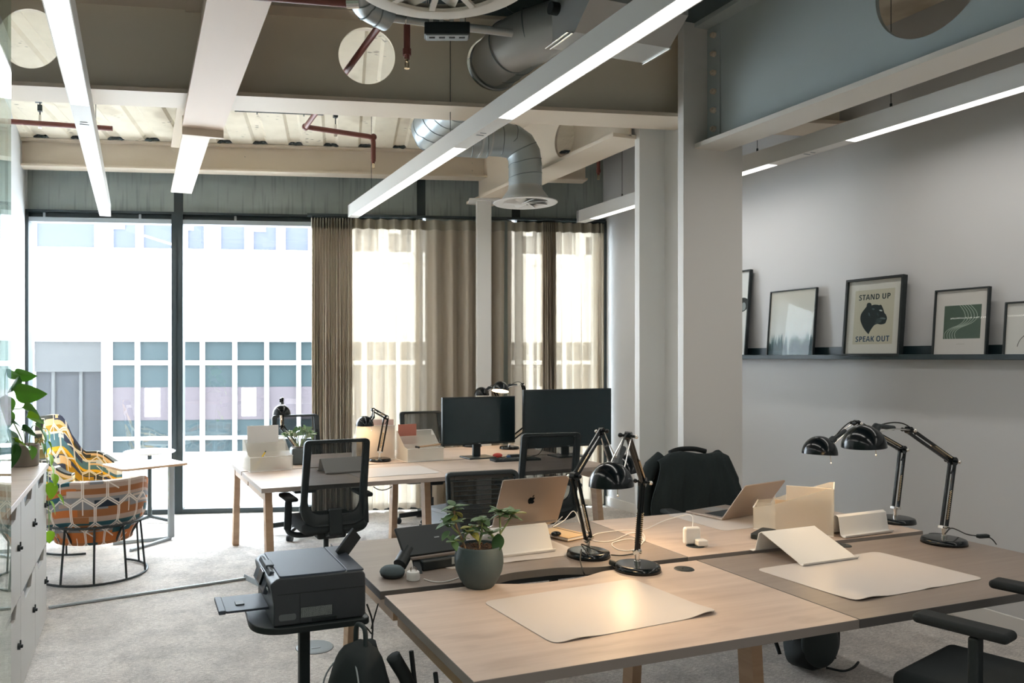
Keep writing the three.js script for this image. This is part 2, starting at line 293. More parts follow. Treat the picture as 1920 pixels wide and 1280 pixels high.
// street and the building opposite
{
  const o = (n) => sgroup(n, WX, 0, WZ, -WA), D = -10, fp = [WX - D * -Math.sin(WA) * -1, 0], base = onWall(0, D), dir = [Math.cos(WA), Math.sin(WA)];
  const S = (u, v) => { const p = onPlane(u, v, base, dir); return [(p.x - base[0]) / dir[0], p.y]; };
  const fac = std([.78, .79, .80], .8), facPane = phys([.018, .026, .028], .25, { specularIntensity: .08 }), facPaneUp = phys([.045, .05, .065], .3, { specularIntensity: .12 }), facPink = phys([.052, .045, .049], .7, { specularIntensity: .02 }), facGrey = phys([.036, .037, .037], .8, { specularIntensity: 0 });
  const st = M('street', span(-14, 20, -1.2, -1.0, -9.9, -.3), std([.66, .66, .65], .9)); st.position.set(WX, 0, WZ); st.rotation.y = -WA; struct(st);
  const b = thing('building', 'white building across the street with a blank band between two rows of windows', 'building', WX, 0, WZ, -WA);
  const y0 = -1, yb = S(300, 640)[1], yc = S(300, 484)[1], yu = S(300, 470)[1], yt = yu + 2.6;
  M('blank_band', span(-16, 22, yb, yc, D - .3, D), fac, b); M('cornice', span(-16, 22, yc - .04, yc + .03, D - .3, D + .06), fac, b);
  M('sill_band', span(-16, 22, yc + .02, yu, D - .3, D - .04), fac, b); M('upper_wall', span(-16, 22, yu + 2.0, yt, D - .3, D - .02), fac, b);
  const up = [60, 180, 205, 257, 262, 328, 346, 386, 408, 462, 470, 522, 530, 582];
  for (let i = 0; i < 9; i++) up.push(600 + i * 62, 652 + i * 62);
  let last = -16;
  for (let i = 0; i < up.length; i += 2) {
    const a = S(up[i], 450)[0], c = S(up[i + 1], 450)[0];
    M('upper_pier', span(last, a, yu, yu + 2.05, D - .3, D - .02), fac, b); last = c;
    const f = M('upper_window', [span(a, a + .05, yu, yu + 2, D - .2, D - .06), span(c - .05, c, yu, yu + 2, D - .2, D - .06), span(a, c, yu, yu + .06, D - .2, D - .06)], fac, b);
    M('pane', span(a + .05, c - .05, yu + .05, yu + 2, D - .16, D - .14), facPaneUp, f);
    if (i % 4 === 2) M('blind', span(a + .06, c - .3, yu + .5, yu + 2, D - .13, D - .12), fac, f);
  }
  M('upper_pier', span(last, 22, yu, yu + 2.05, D - .3, D - .02), fac, b);
  const ys = S(300, 852)[1], ym = S(300, 680)[1], yp = S(300, 726)[1], yq = S(300, 788)[1], yl = S(300, 822)[1];
  M('plinth', span(-16, 22, y0 - .2, ys, D - .3, D + .02), fac, b); M('plinth_sill', span(-16, 22, ys - .04, ys + .04, D - .2, D + .08), fac, b);
  const gnd = [205, 257, 320, 379, 440, 500, 560, 622, 684, 746, 810, 872, 934, 996, 1058, 1120, 1180];
  for (let i = 0; i < gnd.length - 1; i++) {
    const a = S(gnd[i], 740)[0], c = S(gnd[i + 1], 740)[0];
    M('ground_mullion', span(a - .045, a + .045, ys, yb, D - .16, D + .02), fac, b);
    const f = M('ground_window', [span(a + .04, c - .04, ym - .05, ym + .05, D - .14, D - .02), span(a + .04, c - .04, yl - .04, yl + .04, D - .14, D - .03)], fac, b);
    M('pane', span(a + .04, c - .04, ys, yb, D - .12, D - .1), facPane, f);
    M('brick_reflection', span(a + .05, c - .05, yq, yp, D - .098, D - .085), facPink, f);  // pinkish reflection in the glass, put in as a coloured strip
    if (i % 3 === 1) M('notice', span(a + .15, c - .25, yq + .08, yp - .02, D - .084, D - .08), fac, f);
  }
  const a = S(62, 740)[0], c = S(190, 740)[0], e = S(206, 740)[0];
  M('door_surround', [span(-16, a, y0, yb, D - .3, D - .02), span(c, e, y0, yb, D - .25, D)], fac, b);
  M('door_fascia', span(a, c, S(100, 697)[1], yb, D - .22, D - .08), facGrey, b);
  const dw = M('shop_window', span(a, c, y0, S(100, 697)[1], D - .2, D - .18), phys([.016, .017, .019], .3, { specularIntensity: .04 }), b);
  M('window_bar', [span(a + .35, a + .42, y0, S(100, 697)[1], D - .18, D - .12), span(a + .95, a + 1.02, y0, S(100, 697)[1], D - .18, D - .12)], facGrey, dw);
}
// glass partition at the left
{
  const g = sgroup('partition'); M('glass_pane', span(-.456, -.446, .05, 3.0, -3.26, .9), m.glassGreen, g); M('floor_channel', span(-.475, -.425, 0, .05, -3.26, .9), m.alu, g); M('head_channel', span(-.475, -.425, 3.0, 3.05, -3.26, .9), m.alu, g);
}
// ---------- linear pendant lamps ----------
function linearLamp(label, x, zFar, segs, wires, k = 1.1) {
  const t = thing('linear_pendant_lamp', label, 'pendant lamp', x, 2.95, 0, 0, 'linear pendant lamps');
  const zn = 5.4, h = .115;
  M('housing', [span(-.05, .05, .012, h, zFar, zn), span(-.05, -.045, 0, .013, zFar, zn), span(.045, .05, 0, .013, zFar, zn)], m.white, t);
  M('end_cap', rspan(-.05, .05, 0, h, zFar - .012, zFar + .02, .003), m.white, t);
  let prev = zFar;
  for (const [a, b] of [...segs, [zn, zn]]) { if (a - prev > .04) { const c = M('cover_plate', span(-.045, .045, .002, .012, prev, a), m.white, t); if (a - prev > .3) M('sensor_slot', [span(-.025, .025, -.001, .003, (a + prev) / 2 - .02, (a + prev) / 2 - .012), span(-.02, .02, -.001, .003, (a + prev) / 2 + .03, (a + prev) / 2 + .034)], m.frameGrey, c); } prev = b; }
  for (const [a, b] of segs) {
    M('diffuser', span(-.044, .044, .001, .011, a, b), m.led, t);
    const l = new THREE.RectAreaLight(lin(...LED_COLOR), LED * k, .086, b - a - .01); l.name = 'lamp_light'; l.position.set(0, -.004, (a + b) / 2); l.rotation.x = -Math.PI / 2; t.add(l);
  }
  for (const z of wires) { M('wire', rod(V(0, h, z), V(0, .88, z), .0022, 6), m.frameDark, t); M('gripper', cyl(.007, .035, 0, h, z, 10), m.frameDark, t); }
}
linearLamp('white linear pendant at the left, running to the window beside the glass partition', -.29, -7.98, [[-7.76, -5.22], [-4.52, -1.98], [-1.3, 1.24], [1.94, 4.48]], [-6.2, -3.6]);
linearLamp('white linear pendant over the desks, the middle one of three, below the silver ducts', 1.955, -7.22, [[-7.1, -4.59], [-3.93, -1.4], [-.74, 1.8], [2.5, 5]], [-6.6, -4.75, -2.0]);
linearLamp('white linear pendant along the right wall, passing behind the column', 4.18, -6.69, [[-6.48, -4.21], [-3.58, -1.05], [-.4, 2.1], [2.8, 5.3]], [-6.0, -4.35, -3.3], .85);
// ---------- curtains ----------
{
  const cur = std([.52, .455, .365], .80, { physical: true, transmission: .30, thickness: 0, ior: 1.05, specularIntensity: .1, side: THREE.DoubleSide });
  function curtain(label, runs) {           // runs: [s0, s1, folds, depth]
    const pts = []; let ph = 0;
    for (const [a, b, f, d] of runs) { const n = Math.max(8, Math.round(f * 12)); for (let i = 0; i < n; i++) { const t = i / n; pts.push([a + (b - a) * t, ph + f * t * 2 * Math.PI, d]); } ph += f * 2 * Math.PI; }
    const r = runs[runs.length - 1]; pts.push([r[1], ph, r[3]]);
    const N = pts.length - 1, jit = pts.map((p, i) => .012 * Math.sin(i * 1.7) + .008 * Math.sin(i * .61));
    const g = grid(N, 14, (u, v) => { const k = Math.round(u * N), p = pts[k], y = .025 + 3.0 * v, top = sm(.94, .99, v); const a = p[2] * (1 + .22 * (1 - v)) ; return [p[0] + .010 * Math.cos(p[1] * .5) * (1 - v) + jit[k] * (1 - top) * .8 * (1 - v), y, .125 + a * Math.sin(p[1]) * (1 - .25 * top) + jit[k] * (1 - v)]; });
    const t = thing('curtain', label, 'curtain', WX, 0, WZ, -WA, 'sheer curtains along the window wall');
    M('drape', g, cur, t);
    const l0 = runs.find(r => (r[2] / (r[1] - r[0])) > 25);
    for (const q of [0]) M('inner_fold', grid(120, 4, (u, v) => [l0[0] + .01 + (l0[1] - l0[0] - .02) * u, .03 + 2.98 * v, .125 + .03 * Math.sin(u * l0[2] * 5.1 + q * 1.9) + (q ? .02 : -.02)]), cur, t);
    const hd = grid(N, 1, (u, v) => { const k = Math.round(u * N), p = pts[k]; return [p[0], 2.925 + .1 * v, .129 + p[2] * .76 * Math.sin(p[1])]; });
    M('heading_tape', thicken(hd, .003), std([.30, .275, .215], .9), t);
    return t;
  }
  curtain('greige sheer curtain bunched in tight folds at its left end beside the bare window', [[1.40, 1.83, 15, .06], [1.83, 2.55, 5.5, .042], [2.55, 3.42, 5, .048]]);
  curtain('narrower greige sheer curtain in the right corner, behind the white post and monitors', [[3.45, 3.82, 3, .04], [3.82, 3.98, 7, .05], [3.98, 4.42, 4, .04], [4.42, 4.5, 2, .03]]);
}
// ---------- desks ----------
const DK = .73;
function desk(label, cx, cz, w, d, inner, top, edge, rot, o = {}) {
  const t = thing('desk', label, 'desk', cx, 0, cz, rot, o.group);
  const i0 = inner * d / 2, o0 = -inner * d / 2, pts = [];        // inner edge carries the cable cut-out
  const sh = new THREE.Shape(); sh.moveTo(-w / 2, -o0); sh.lineTo(-w / 2, -i0);
  if (o.cut !== undefined) { const c = o.cut, s = inner * .055; sh.lineTo(c - .30, -i0); sh.bezierCurveTo(c - .2, -i0, c - .17, -i0 + s, c - .06, -i0 + s); sh.lineTo(c + .06, -i0 + s); sh.bezierCurveTo(c + .17, -i0 + s, c + .2, -i0, c + .30, -i0); }
  sh.lineTo(w / 2, -i0); sh.lineTo(w / 2, -o0); sh.closePath();
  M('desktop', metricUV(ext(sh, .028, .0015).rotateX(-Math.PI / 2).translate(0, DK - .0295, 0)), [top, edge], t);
  const ends = o.ends || [-1, 1];
  for (const s of ends) {
    const mid = s === o.mid, x = s * (w / 2 - (mid ? .032 : .07)), zi = mid ? o0 + inner * .47 : o0 + inner * .16;
    M('leg', metricUV(bar(V(x - s * .0, 0, zi - inner * (mid ? .05 : .10)), V(x, DK - .03, zi), .05, .075)), m.legWood, t);
    M('rail', metricUV(span(x - .02, x + .02, DK - .115, DK - .03, Math.min(zi, i0), Math.max(zi, i0))), m.legWood, t);
  }
  M('cross_rail', span(-w / 2 + .09, w / 2 - .05, DK - .09, DK - .03, i0 - inner * .20 - .02, i0 - inner * .20 + .02), m.frameDark, t);
  for (const [gx, gz] of o.grommets || []) {
    const g = M('power_module', [lathe([[0, .0035], [.033, .0035], [.038, .003], [.0405, 0], [.0405, -.03], [0, -.03]], 40).translate(gx, DK, gz)], m.black, t);
    M('socket', [0, 1, 2].map(k => cyl(.003, .001, gx - .012 + k * .012, DK + .0033, gz + (k === 1 ? -.008 : .006), 10)), m.rubber, g);
  }
  return t;
}
const nearG = 'four desks of the near bench', farG = 'four desks of the far bench';
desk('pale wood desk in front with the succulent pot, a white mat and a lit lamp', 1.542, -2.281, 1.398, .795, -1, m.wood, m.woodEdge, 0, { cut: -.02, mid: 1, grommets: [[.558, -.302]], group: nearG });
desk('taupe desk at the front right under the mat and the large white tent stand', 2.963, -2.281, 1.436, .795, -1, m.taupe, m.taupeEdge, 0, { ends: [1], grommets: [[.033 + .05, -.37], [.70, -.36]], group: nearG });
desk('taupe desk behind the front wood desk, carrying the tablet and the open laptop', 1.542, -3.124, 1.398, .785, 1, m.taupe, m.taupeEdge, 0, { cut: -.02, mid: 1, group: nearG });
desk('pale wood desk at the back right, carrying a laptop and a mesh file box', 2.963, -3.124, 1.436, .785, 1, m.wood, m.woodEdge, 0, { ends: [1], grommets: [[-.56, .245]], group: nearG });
{
  const R = .035, c = (x, z) => [.772 + x * Math.cos(R) - z * Math.sin(R) * -1 * 1 * 0, 0];
  const at = (x, z) => [.765 + x * Math.cos(R) + z * Math.sin(R), -5.135 - x * Math.sin(R) + z * Math.cos(R)];
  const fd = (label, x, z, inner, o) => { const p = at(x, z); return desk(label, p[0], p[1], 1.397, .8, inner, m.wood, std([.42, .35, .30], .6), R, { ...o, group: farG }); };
  fd('wooden desk at the front left of the far bench, with pencil box and plant', .7, -.4, -1, { mid: 1 });
  fd('wooden desk at the front right of the far bench, carrying two dark monitors', 2.1, -.4, -1, { ends: [1], mid: 0 });
  fd('wooden desk at the back left of the far bench, nearest the bare window', .7, -1.235, 1, { mid: 1 });
  fd('wooden desk at the back right of the far bench, hidden behind the monitors', 2.1, -1.235, 1, { ends: [1], mid: 0 });
}
// ---------- task chairs (the sitter faces -z) ----------
const meshBack = std([.012, .02, .022], .9, { transparent: true, opacity: .84, side: THREE.DoubleSide });
function bendBack(g, H0) { const p = g.attributes.position; for (let i = 0; i < p.count; i++) { const y = p.getY(i), t = (y - H0); p.setZ(i, p.getZ(i) + .12 * t - .14 * Math.sin(Math.max(0, Math.min(1, t / .52)) * Math.PI) * .35 + .32 * (p.getX(i) ** 2) * -1); } g.computeVertexNormals(); return g; }
function taskChair(name, label, style, backH = 1.05, up = 0, armUp = 0, armX = .27) {
  const t = thing(name, label, 'office chair');
  const fabric = std([.016, .022, .024], .95), pl = m.black;
  for (let k = 0; k < 5; k++) {
    const a = k / 5 * 2 * Math.PI + .3, c = Math.cos(a), s = Math.sin(a);
    const sp = M('base_spoke', bar(V(c * .03, .105, s * .03), V(c * .3, .075, s * .3), .045, .03, 0, .01), pl, t);
    const q = -a;
    M('castor', [cyl(.028, .02, 0, -.01, 0, 16).rotateX(Math.PI / 2).rotateY(q).translate(c * .305 + s * .014, .028, s * .305 - c * .014), cyl(.028, .02, 0, -.01, 0, 16).rotateX(Math.PI / 2).rotateY(q).translate(c * .305 - s * .014, .028, s * .305 + c * .014), cyl(.008, .04, c * .295, .04, s * .295, 8)], pl, sp);
  }
  M('gas_column', [cyl(.032, .16, 0, .09, 0), cyl(.018, .18 + up, 0, .22, 0)], pl, t);
  M('mechanism', [rb(.20, .05, .26, .015, 0, .405 + up, .02)], pl, t);
  const seat = new RoundedBoxGeometry(.49, .075, .47, 4, .035), sp = seat.attributes.position;
  for (let i = 0; i < sp.count; i++) { const x = sp.getX(i), z = sp.getZ(i); const w = 1 - .10 * sm(.05, .235, Math.abs(z)) * 1; sp.setX(i, x * w); sp.setY(i, sp.getY(i) + .10 * x * x - .22 * Math.max(0, -z - .1) ** 1.6); }
  seat.computeVertexNormals(); M('seat', seat.translate(0, .465 + up, -.01), fabric, t);
  const H0 = (style === 'wide' ? .52 : .485) + up, top = backH, bw = .222, bb = style === 'wide' ? .215 : .228;
  const sh = shapeOf([[-bb, H0, .12], [bb, H0, .12], [bw, top, .035], [-bw, top, .035]]);
  const fw = style === 'wide' ? .022 : .046, hole = shapeOf([[-bb + fw, H0 + fw + .03, .1], [bb - fw, H0 + fw + .03, .1], [bw - fw, top - .022, .02], [-bw + fw, top - .022, .02]]);
  sh.holes.push(new THREE.Path(hole.getPoints(10).reverse()));
  const fr = bendBack(mergeVertices(prep(ext(sh, .026, .004, 10)).deleteAttribute('uv') && prep(ext(sh, .026, .004, 10))), H0);
  M('back_frame', toCreasedNormals(fr, .6).translate(0, 0, .205), pl, t);
  const ms = bendBack(grid(12, 14, (u, v) => { const hw = (bb + (bw - bb) * v) - .012; return [(u * 2 - 1) * hw * (v < .06 ? .78 + v * 3.6 : 1), H0 + .02 + v * (top - H0 - .03), .012]; }), H0);
  M('mesh_back', ms.translate(0, 0, .205), meshBack, t);
  if (style === 'wide') for (let k = 0; k < 10; k++) { const y = H0 + .14 + k * .026; M('lumbar_rib', bendBack(rb(.36, .006, .005, .002, 0, y, .02), H0).translate(0, 0, .19), pl, t); }
  M('back_support', [bar(V(0, .40 + up, .12), V(0, .44 + up, .25), .10, .03, 0, .01), bar(V(0, .43 + up, .245), V(0, .60 + up, .225), .09, .024, 0, .01)], pl, t);
  for (const s of [-1, 1]) {
    const X = armX, a = M('arm', [sweep(bez([V(s * .10, .40 + up, .03), V(s * X, .385 + up, .03), V(s * (X + .005), .45 + up, .03)]), .019, 10), bar(V(s * (X + .005), .44 + up, .03), V(s * (X - .002), .635 + up + armUp, .03), .05, .028, 0, .01)], pl, t);
    M('arm_pad', rb(.085, .03, .25, .014, s * (X - .008), .652 + up + armUp, -.005, 3), m.rubber, a);
  }
  return t;
}
function bez(p, n = 10) { const c = p.length === 3 ? new THREE.QuadraticBezierCurve3(...p) : new THREE.CatmullRomCurve3(p); return c.getPoints(n); }
{
  const a = taskChair('office_chair', 'black mesh office chair seen from behind, at the front left of the far bench', 'std', 1.06);
  a.position.set(1.215, 0, -5.2); a.rotation.y = .05;
  copyOf(a, 'black mesh office chair at the monitors of the far bench, its back turned towards us', 2.80, 0, -5.08, -.16);
  copyOf(a, 'black mesh office chair by the bare window, behind the small far plant', 1.40, 0, -6.92, Math.PI + .05);
  copyOf(a, 'black mesh office chair by the curtains, behind the mesh box with the red folder', 2.64, 0, -6.92, Math.PI);
  const b = taskChair('office_chair', 'low-backed black mesh chair with ribbed back, facing the open laptop on the near bench', 'wide', .945);
  b.position.set(1.84, 0, -3.80); b.rotation.y = Math.PI - .05; 
  copyOf(b, 'black office chair with a dark jacket draped over its back, beside the wide column', 3.30, 0, -3.78, Math.PI - .12);
const n = taskChair('office_chair', 'black office chair cut off by the bottom right corner, armrests at the desk edge', 'std', 1.15, .07, .075, .31);
  n.position.set(2.60, 0, -1.66); n.rotation.y = .26;
}
// jacket over the chair by the column
{
  const t = thing('jacket', 'dark jacket hung over the back of the chair beside the wide column', 'jacket', 3.30, 0, -3.78, Math.PI - .12);
  const fab = std([.012, .021, .023], .9, { side: THREE.DoubleSide });
  const g = grid(40, 40, (u, v) => {                    // front fall, over the rail, back fall
    const x = (u * 2 - 1), s = v * 1.12 - .56, topY = .985, dz = Math.sign(s) * Math.min(.035, Math.abs(s) * .5);
    const fall = Math.max(0, Math.abs(s) - .04), w = .25 + .085 * sm(.0, .3, fall) * (s < 0 ? 1 : .7), fold = .012 * Math.sin(x * 9 + s * 4) * sm(.02, .3, fall) + .006 * Math.sin(x * 21 + 2);
    const sag = -.018 * (1 - x * x) * 0 - .035 * Math.abs(x) ** 4;
    return [x * w + .01 * Math.sin(s * 9 + x * 3), topY + sag - fall + .01 * Math.sin(x * 5), .235 + dz * 1.3 + fold + (s < 0 ? -.03 : .045) * sm(0, .2, fall)];
  });
  M('body', thicken(g, .006), fab, t);
  for (const s of [-1, 1]) M('sleeve', sweep([V(s * .19, .955, .275), V(s * .265, .90, .28), V(s * .315, .80, .275), V(s * .325, .64, .27), V(s * .30, .50, .275)], (q) => .05 - .012 * q, 12), fab, t);
  M('collar', sweep(bez([V(-.13, .985, .285), V(-.07, 1.0, .30), V(0, 1.004, .305), V(.07, 1.0, .30), V(.13, .985, .285)], 20), .016, 10), std([.008, .012, .013], .9), t);
  M('label_tag', rb(.03, .008, .002, .001, 0, .99, .322), m.paper, t);
}
// ---------- lounge: patterned armchairs, small tables ----------
function hexFabric(cols, line, sc) {
  return canvasTex(1024, 512, (c, w, h) => {
    let y = 0, i = 0; seed = 90 + cols.length * 7;
    while (y < h) { const b = 12 + rnd() * 46; c.fillStyle = cols[(i * 5 + Math.floor(rnd() * cols.length)) % cols.length]; c.fillRect(0, y, w, b + 1); y += b; i++; }
    for (let k = 0; k < 60; k++) { c.fillStyle = cols[Math.floor(rnd() * cols.length)]; c.fillRect(rnd() * w, rnd() * h, 60 + rnd() * 160, 10 + rnd() * 26); }
    c.strokeStyle = line; c.lineWidth = 7; const R = sc;
    for (let r = -1; r < h / (R * 1.5) + 1; r++) for (let q = -1; q < w / (R * 1.732) + 1; q++) {
      if (rnd() < .18) continue;
      const x = (q + (r & 1 ? .5 : 0)) * R * 1.732, yy = r * R * 1.5; c.beginPath();
      for (let k = 0; k <= 6; k++) { const a = Math.PI / 6 + k * Math.PI / 3, f = .93; c[k ? 'lineTo' : 'moveTo'](x + R * f * Math.cos(a), yy + R * f * Math.sin(a)); } c.stroke();
      if (rnd() < .5) { c.beginPath(); c.moveTo(x, yy); const a = Math.PI / 6 + Math.floor(rnd() * 6) * Math.PI / 3; c.lineTo(x + R * .93 * Math.cos(a), yy + R * .93 * Math.sin(a)); c.stroke(); }
    }
  });
}
function tubChair(label, x, z, turn, fab, seatFab, o) {        // sitter faces +z before turning
  const t = thing('armchair', label, 'armchair', x, 0, z, turn, 'patterned lounge armchairs by the window');
  const A = o.wrap, rim = o.rim, rx = .33, rz = .32;
  const f = (u, v) => { const a = (u * 2 - 1) * A, h = rim(Math.abs(a)), y = .27 + (h - .27) * v, b = .72 + .28 * sm(0, .55, v) + (h > .9 ? .10 * sm(.5, 1, v) : .05 * v); const q = b * (1 - .0 * v); return [Math.sin(a) * rx * q, y, -Math.cos(a) * rz * q]; };
  const s = thicken(grid(44, 16, f), .06); M('shell', s, fab, t);
  const c = new THREE.CylinderGeometry(.285, .25, .15, 36, 3).scale(1, 1, 1.02), cp = c.attributes.position;
  for (let i = 0; i < cp.count; i++) { const r = Math.hypot(cp.getX(i), cp.getZ(i)); if (cp.getY(i) > .06) cp.setY(i, cp.getY(i) - .05 * (r / .285) ** 4); }
  c.computeVertexNormals(); M('seat_cushion', c.translate(0, .36, .04), seatFab, t);
  const w = .009, L = [];
  const P = (a, r, y) => V(Math.sin(a) * r, y, -Math.cos(a) * r);
  M('upper_ring', sweep(Array.from({ length: 33 }, (_, i) => P((i / 32 * 2 - 1) * 1.9, .335, .40)), w, 8), m.black, t);
  M('lower_ring', sweep(Array.from({ length: 33 }, (_, i) => P((i / 32 * 2 - 1) * 2.2, .37, .012)), w, 8), m.black, t);
  M('seat_ring', sweep(Array.from({ length: 41 }, (_, i) => P(i / 40 * 2 * Math.PI, .25, .275)), w, 8), m.black, t);
  for (const a of [-1.75, -.9, -.3, .3, .9, 1.75]) M('wire_leg', sweep([P(a, .255, .275), P(a, .335, .40), P(a * 1.03, .37, .012)].flatMap((p, i, q) => i < 2 ? [p, p.clone().lerp(q[i + 1], .5)] : [p]), w * .9, 8), m.black, t);
  return t;
}
{
  const f1 = std([1, 1, 1], .95, { map: hexFabric(['#b0622c', '#9c8577', '#1f4a52', '#1d2733', '#a58e80', '#7c7b7d', '#b9a79a', '#8d5a35'], '#d9cdc2', 78) }); f1.map.wrapS = f1.map.wrapT = THREE.RepeatWrapping; f1.map.repeat.set(1.15, .62);
  const f2 = std([1, 1, 1], .95, { map: hexFabric(['#f2b51e', '#3b4256', '#b98a1f', '#dcdcd6', '#3b3a30', '#f0c58a', '#557a82', '#e8dcc8', '#7a6a3a'], '#f4ead8', 70) }); f2.map.wrapS = f2.map.wrapT = THREE.RepeatWrapping; f2.map.repeat.set(1.15, .8);
  const plainY = std([.75, .45, .03], .9), plainG = std([.50, .45, .40], .9);
  tubChair('low tub armchair in orange, teal and grey stripes with hexagon lines, on black wire legs', -.30, -6.19, Math.PI + .35, f1, plainG, { wrap: 1.9, rim: a => .73 - .13 * sm(.7, 1.9, a) });
  tubChair('high-backed yellow armchair with hexagon lines, standing behind the orange striped one', -.42, -7.15, Math.PI / 2 - .55, f2, plainY, { wrap: 1.95, rim: a => 1.10 - .34 * sm(.25, 1.0, a) - .1 * sm(1.2, 1.95, a) });
  // laptop table and round table
  const tb = thing('side_table', 'square-topped white laptop table on a dark cantilever frame beside the armchairs', 'side table', .11, 0, -7.02, .42);
  M('table_top', ext(shapeOf([[-.29, -.22], [.29, -.22], [.29, .22], [-.29, .22]], .05), .016, .002).rotateX(-Math.PI / 2).translate(-.05, .672, 0), [std([.80, .80, .79], .4), m.legWood], tb);
  M('upright', rspan(.155, .205, .02, .67, -.02, .02, .008), m.frameGrey, tb); M('top_bar', rspan(-.1, .2, .645, .672, -.02, .02, .005), m.frameGrey, tb);
  for (const s of [-1, 1]) M('foot', bar(V(.18, .014, 0), V(-.26, .012, s * .17), .03, .022, 0, .006), m.frameGrey, tb);
  const rt = thing('round_table', 'small round white table on a three-legged black pedestal against the window', 'side table', .11, 0, -7.93);
  M('table_top', lathe([[0, .672], [.228, .672], [.238, .678], [.24, .686], [.232, .69], [0, .69]], 48), [std([.82, .82, .80], .4)][0], rt); M('stem', [cyl(.022, .62, 0, .05, 0), cyl(.06, .012, 0, .66, 0)], m.frameDark, rt);
  for (let k = 0; k < 3; k++) { const a = k * 2.094 + .5; M('foot', bar(V(0, .055, 0), V(Math.cos(a) * .24, .012, Math.sin(a) * .24), .03, .02, 0, .006), m.frameDark, rt); }
}
// ---------- lockers ----------
{
  const grey = std([.50, .485, .455], .5), t = thing('locker_unit', 'low grey locker unit with a wooden top along the glass partition, pothos standing on it', 'lockers', -.52, 0, 0);
  const z1 = -5.2, z0 = -3.0;
  M('carcass', span(-.515, -.022, .0, .925, z1, z0), grey, t);
  M('wood_top', metricUV(rspan(-.515, .012, .925, .955, z1 - .01, z0, .003)), m.wood, t);
  for (let k = 0; k < 4; k++) for (const [a, b] of [[.47, .915], [.012, .46]]) {
    const zr = z1 + .004 + k * .55, zl = zr + .542, cut = .055;
    // front face drawn with a wedge-shaped finger notch at its top corner
    const s = new THREE.Shape([[zr, a], [zl, a], [zl, b], [zl - .10, b], [zl - .15, b - cut], [zr + .17, b - cut], [zr + .12, b], [zr, b]].map(p => new THREE.Vector2(-p[0], p[1])));
    const d = M('door', ext(s, .018, .001).rotateY(Math.PI / 2).translate(-.019, 0, 0), grey, t);
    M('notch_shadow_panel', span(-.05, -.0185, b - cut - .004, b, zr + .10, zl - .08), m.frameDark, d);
    M('lock', [cyl(.015, .012, 0, 0, 0, 20).rotateZ(-Math.PI / 2).translate(0, b - .20, zr + .10), rb(.018, .014, .014, .003, .014, b - .20, zr + .10), rb(.007, .022, .004, .002, .012, b - .182, zr + .10)], m.black, d);
  }
}
// floor edging strip and floor box lids
{
  const st = M('floor_edging', [bar(V(-.53, .006, -5.43), V(.73, .006, -5.65), .012, .05), bar(V(.72, .006, -5.66), V(.80, .006, -5.42), .012, .05)], m.frameGrey); tag(st, 'dark metal edging strip across the carpet beside the armchairs', 'floor strip');
  const d = thing('floor_box', 'round grey floor socket lid in the carpet behind the printer stand', 'floor socket', .914, 0, -4.186);
  M('lid', lathe([[0, .007], [.085, .007], [.1, .004], [.104, 0], [0, 0]], 40), m.frameGrey, d); M('lift_handle', rb(.05, .004, .014, .002, 0, .008, .03), m.alu, d);
}
// ---------- ducts, pipes, sprinklers ----------
function ductPath(P, bend, n = 5) {       // straight runs with gored elbows
  const out = [P[0].clone()];
  for (let i = 1; i < P.length - 1; i++) {
    const a = P[i].clone().sub(P[i - 1]).normalize(), b = P[i + 1].clone().sub(P[i]).normalize(), s = P[i].clone().addScaledVector(a, -bend), e = P[i].clone().addScaledVector(b, bend);
    for (let k = 0; k <= n; k++) { const f = k / n; out.push(s.clone().multiplyScalar((1 - f) * (1 - f)).addScaledVector(P[i], 2 * f * (1 - f)).addScaledVector(e, f * f)); }
  }
  out.push(P[P.length - 1].clone()); return out;
}
function spiralDuct(t, P, r, pitch) {
  const pts = [];
  for (let i = 0; i < P.length - 1; i++) { const L = P[i].distanceTo(P[i + 1]), n = Math.max(1, Math.round(L / .06)); for (let k = 0; k < n; k++) pts.push(P[i].clone().lerp(P[i + 1], k / n)); }
  pts.push(P[P.length - 1].clone());
  M('duct_wall', toCreasedNormals(sweep(P, r, 40), .6), m.duct, t);
  let nrm = null, d = 0; const H = [];
  for (let i = 0; i < pts.length; i++) {
    const tg = pts[Math.min(i + 1, pts.length - 1)].clone().sub(pts[Math.max(i - 1, 0)]).normalize();
    if (!nrm) nrm = Math.abs(tg.y) < .9 ? V(0, 1, 0) : V(1, 0, 0); nrm.addScaledVector(tg, -nrm.dot(tg)).normalize();
    const b = tg.clone().cross(nrm), L = i ? pts[i].distanceTo(pts[i - 1]) : 0, sub = Math.max(2, Math.round(L / pitch * 24));
    for (let k = 0; k < sub; k++) { const f = k / sub, q = i ? pts[i - 1].clone().lerp(pts[i], f) : pts[0], a = (d + L * f) / pitch * 2 * Math.PI; H.push(q.addScaledVector(nrm, Math.cos(a) * (r + .001)).addScaledVector(b, Math.sin(a) * (r + .001))); }
    d += L;
  }
  M('spiral_seam', sweep(H, .0035, 5), m.ductSeam, t);
}
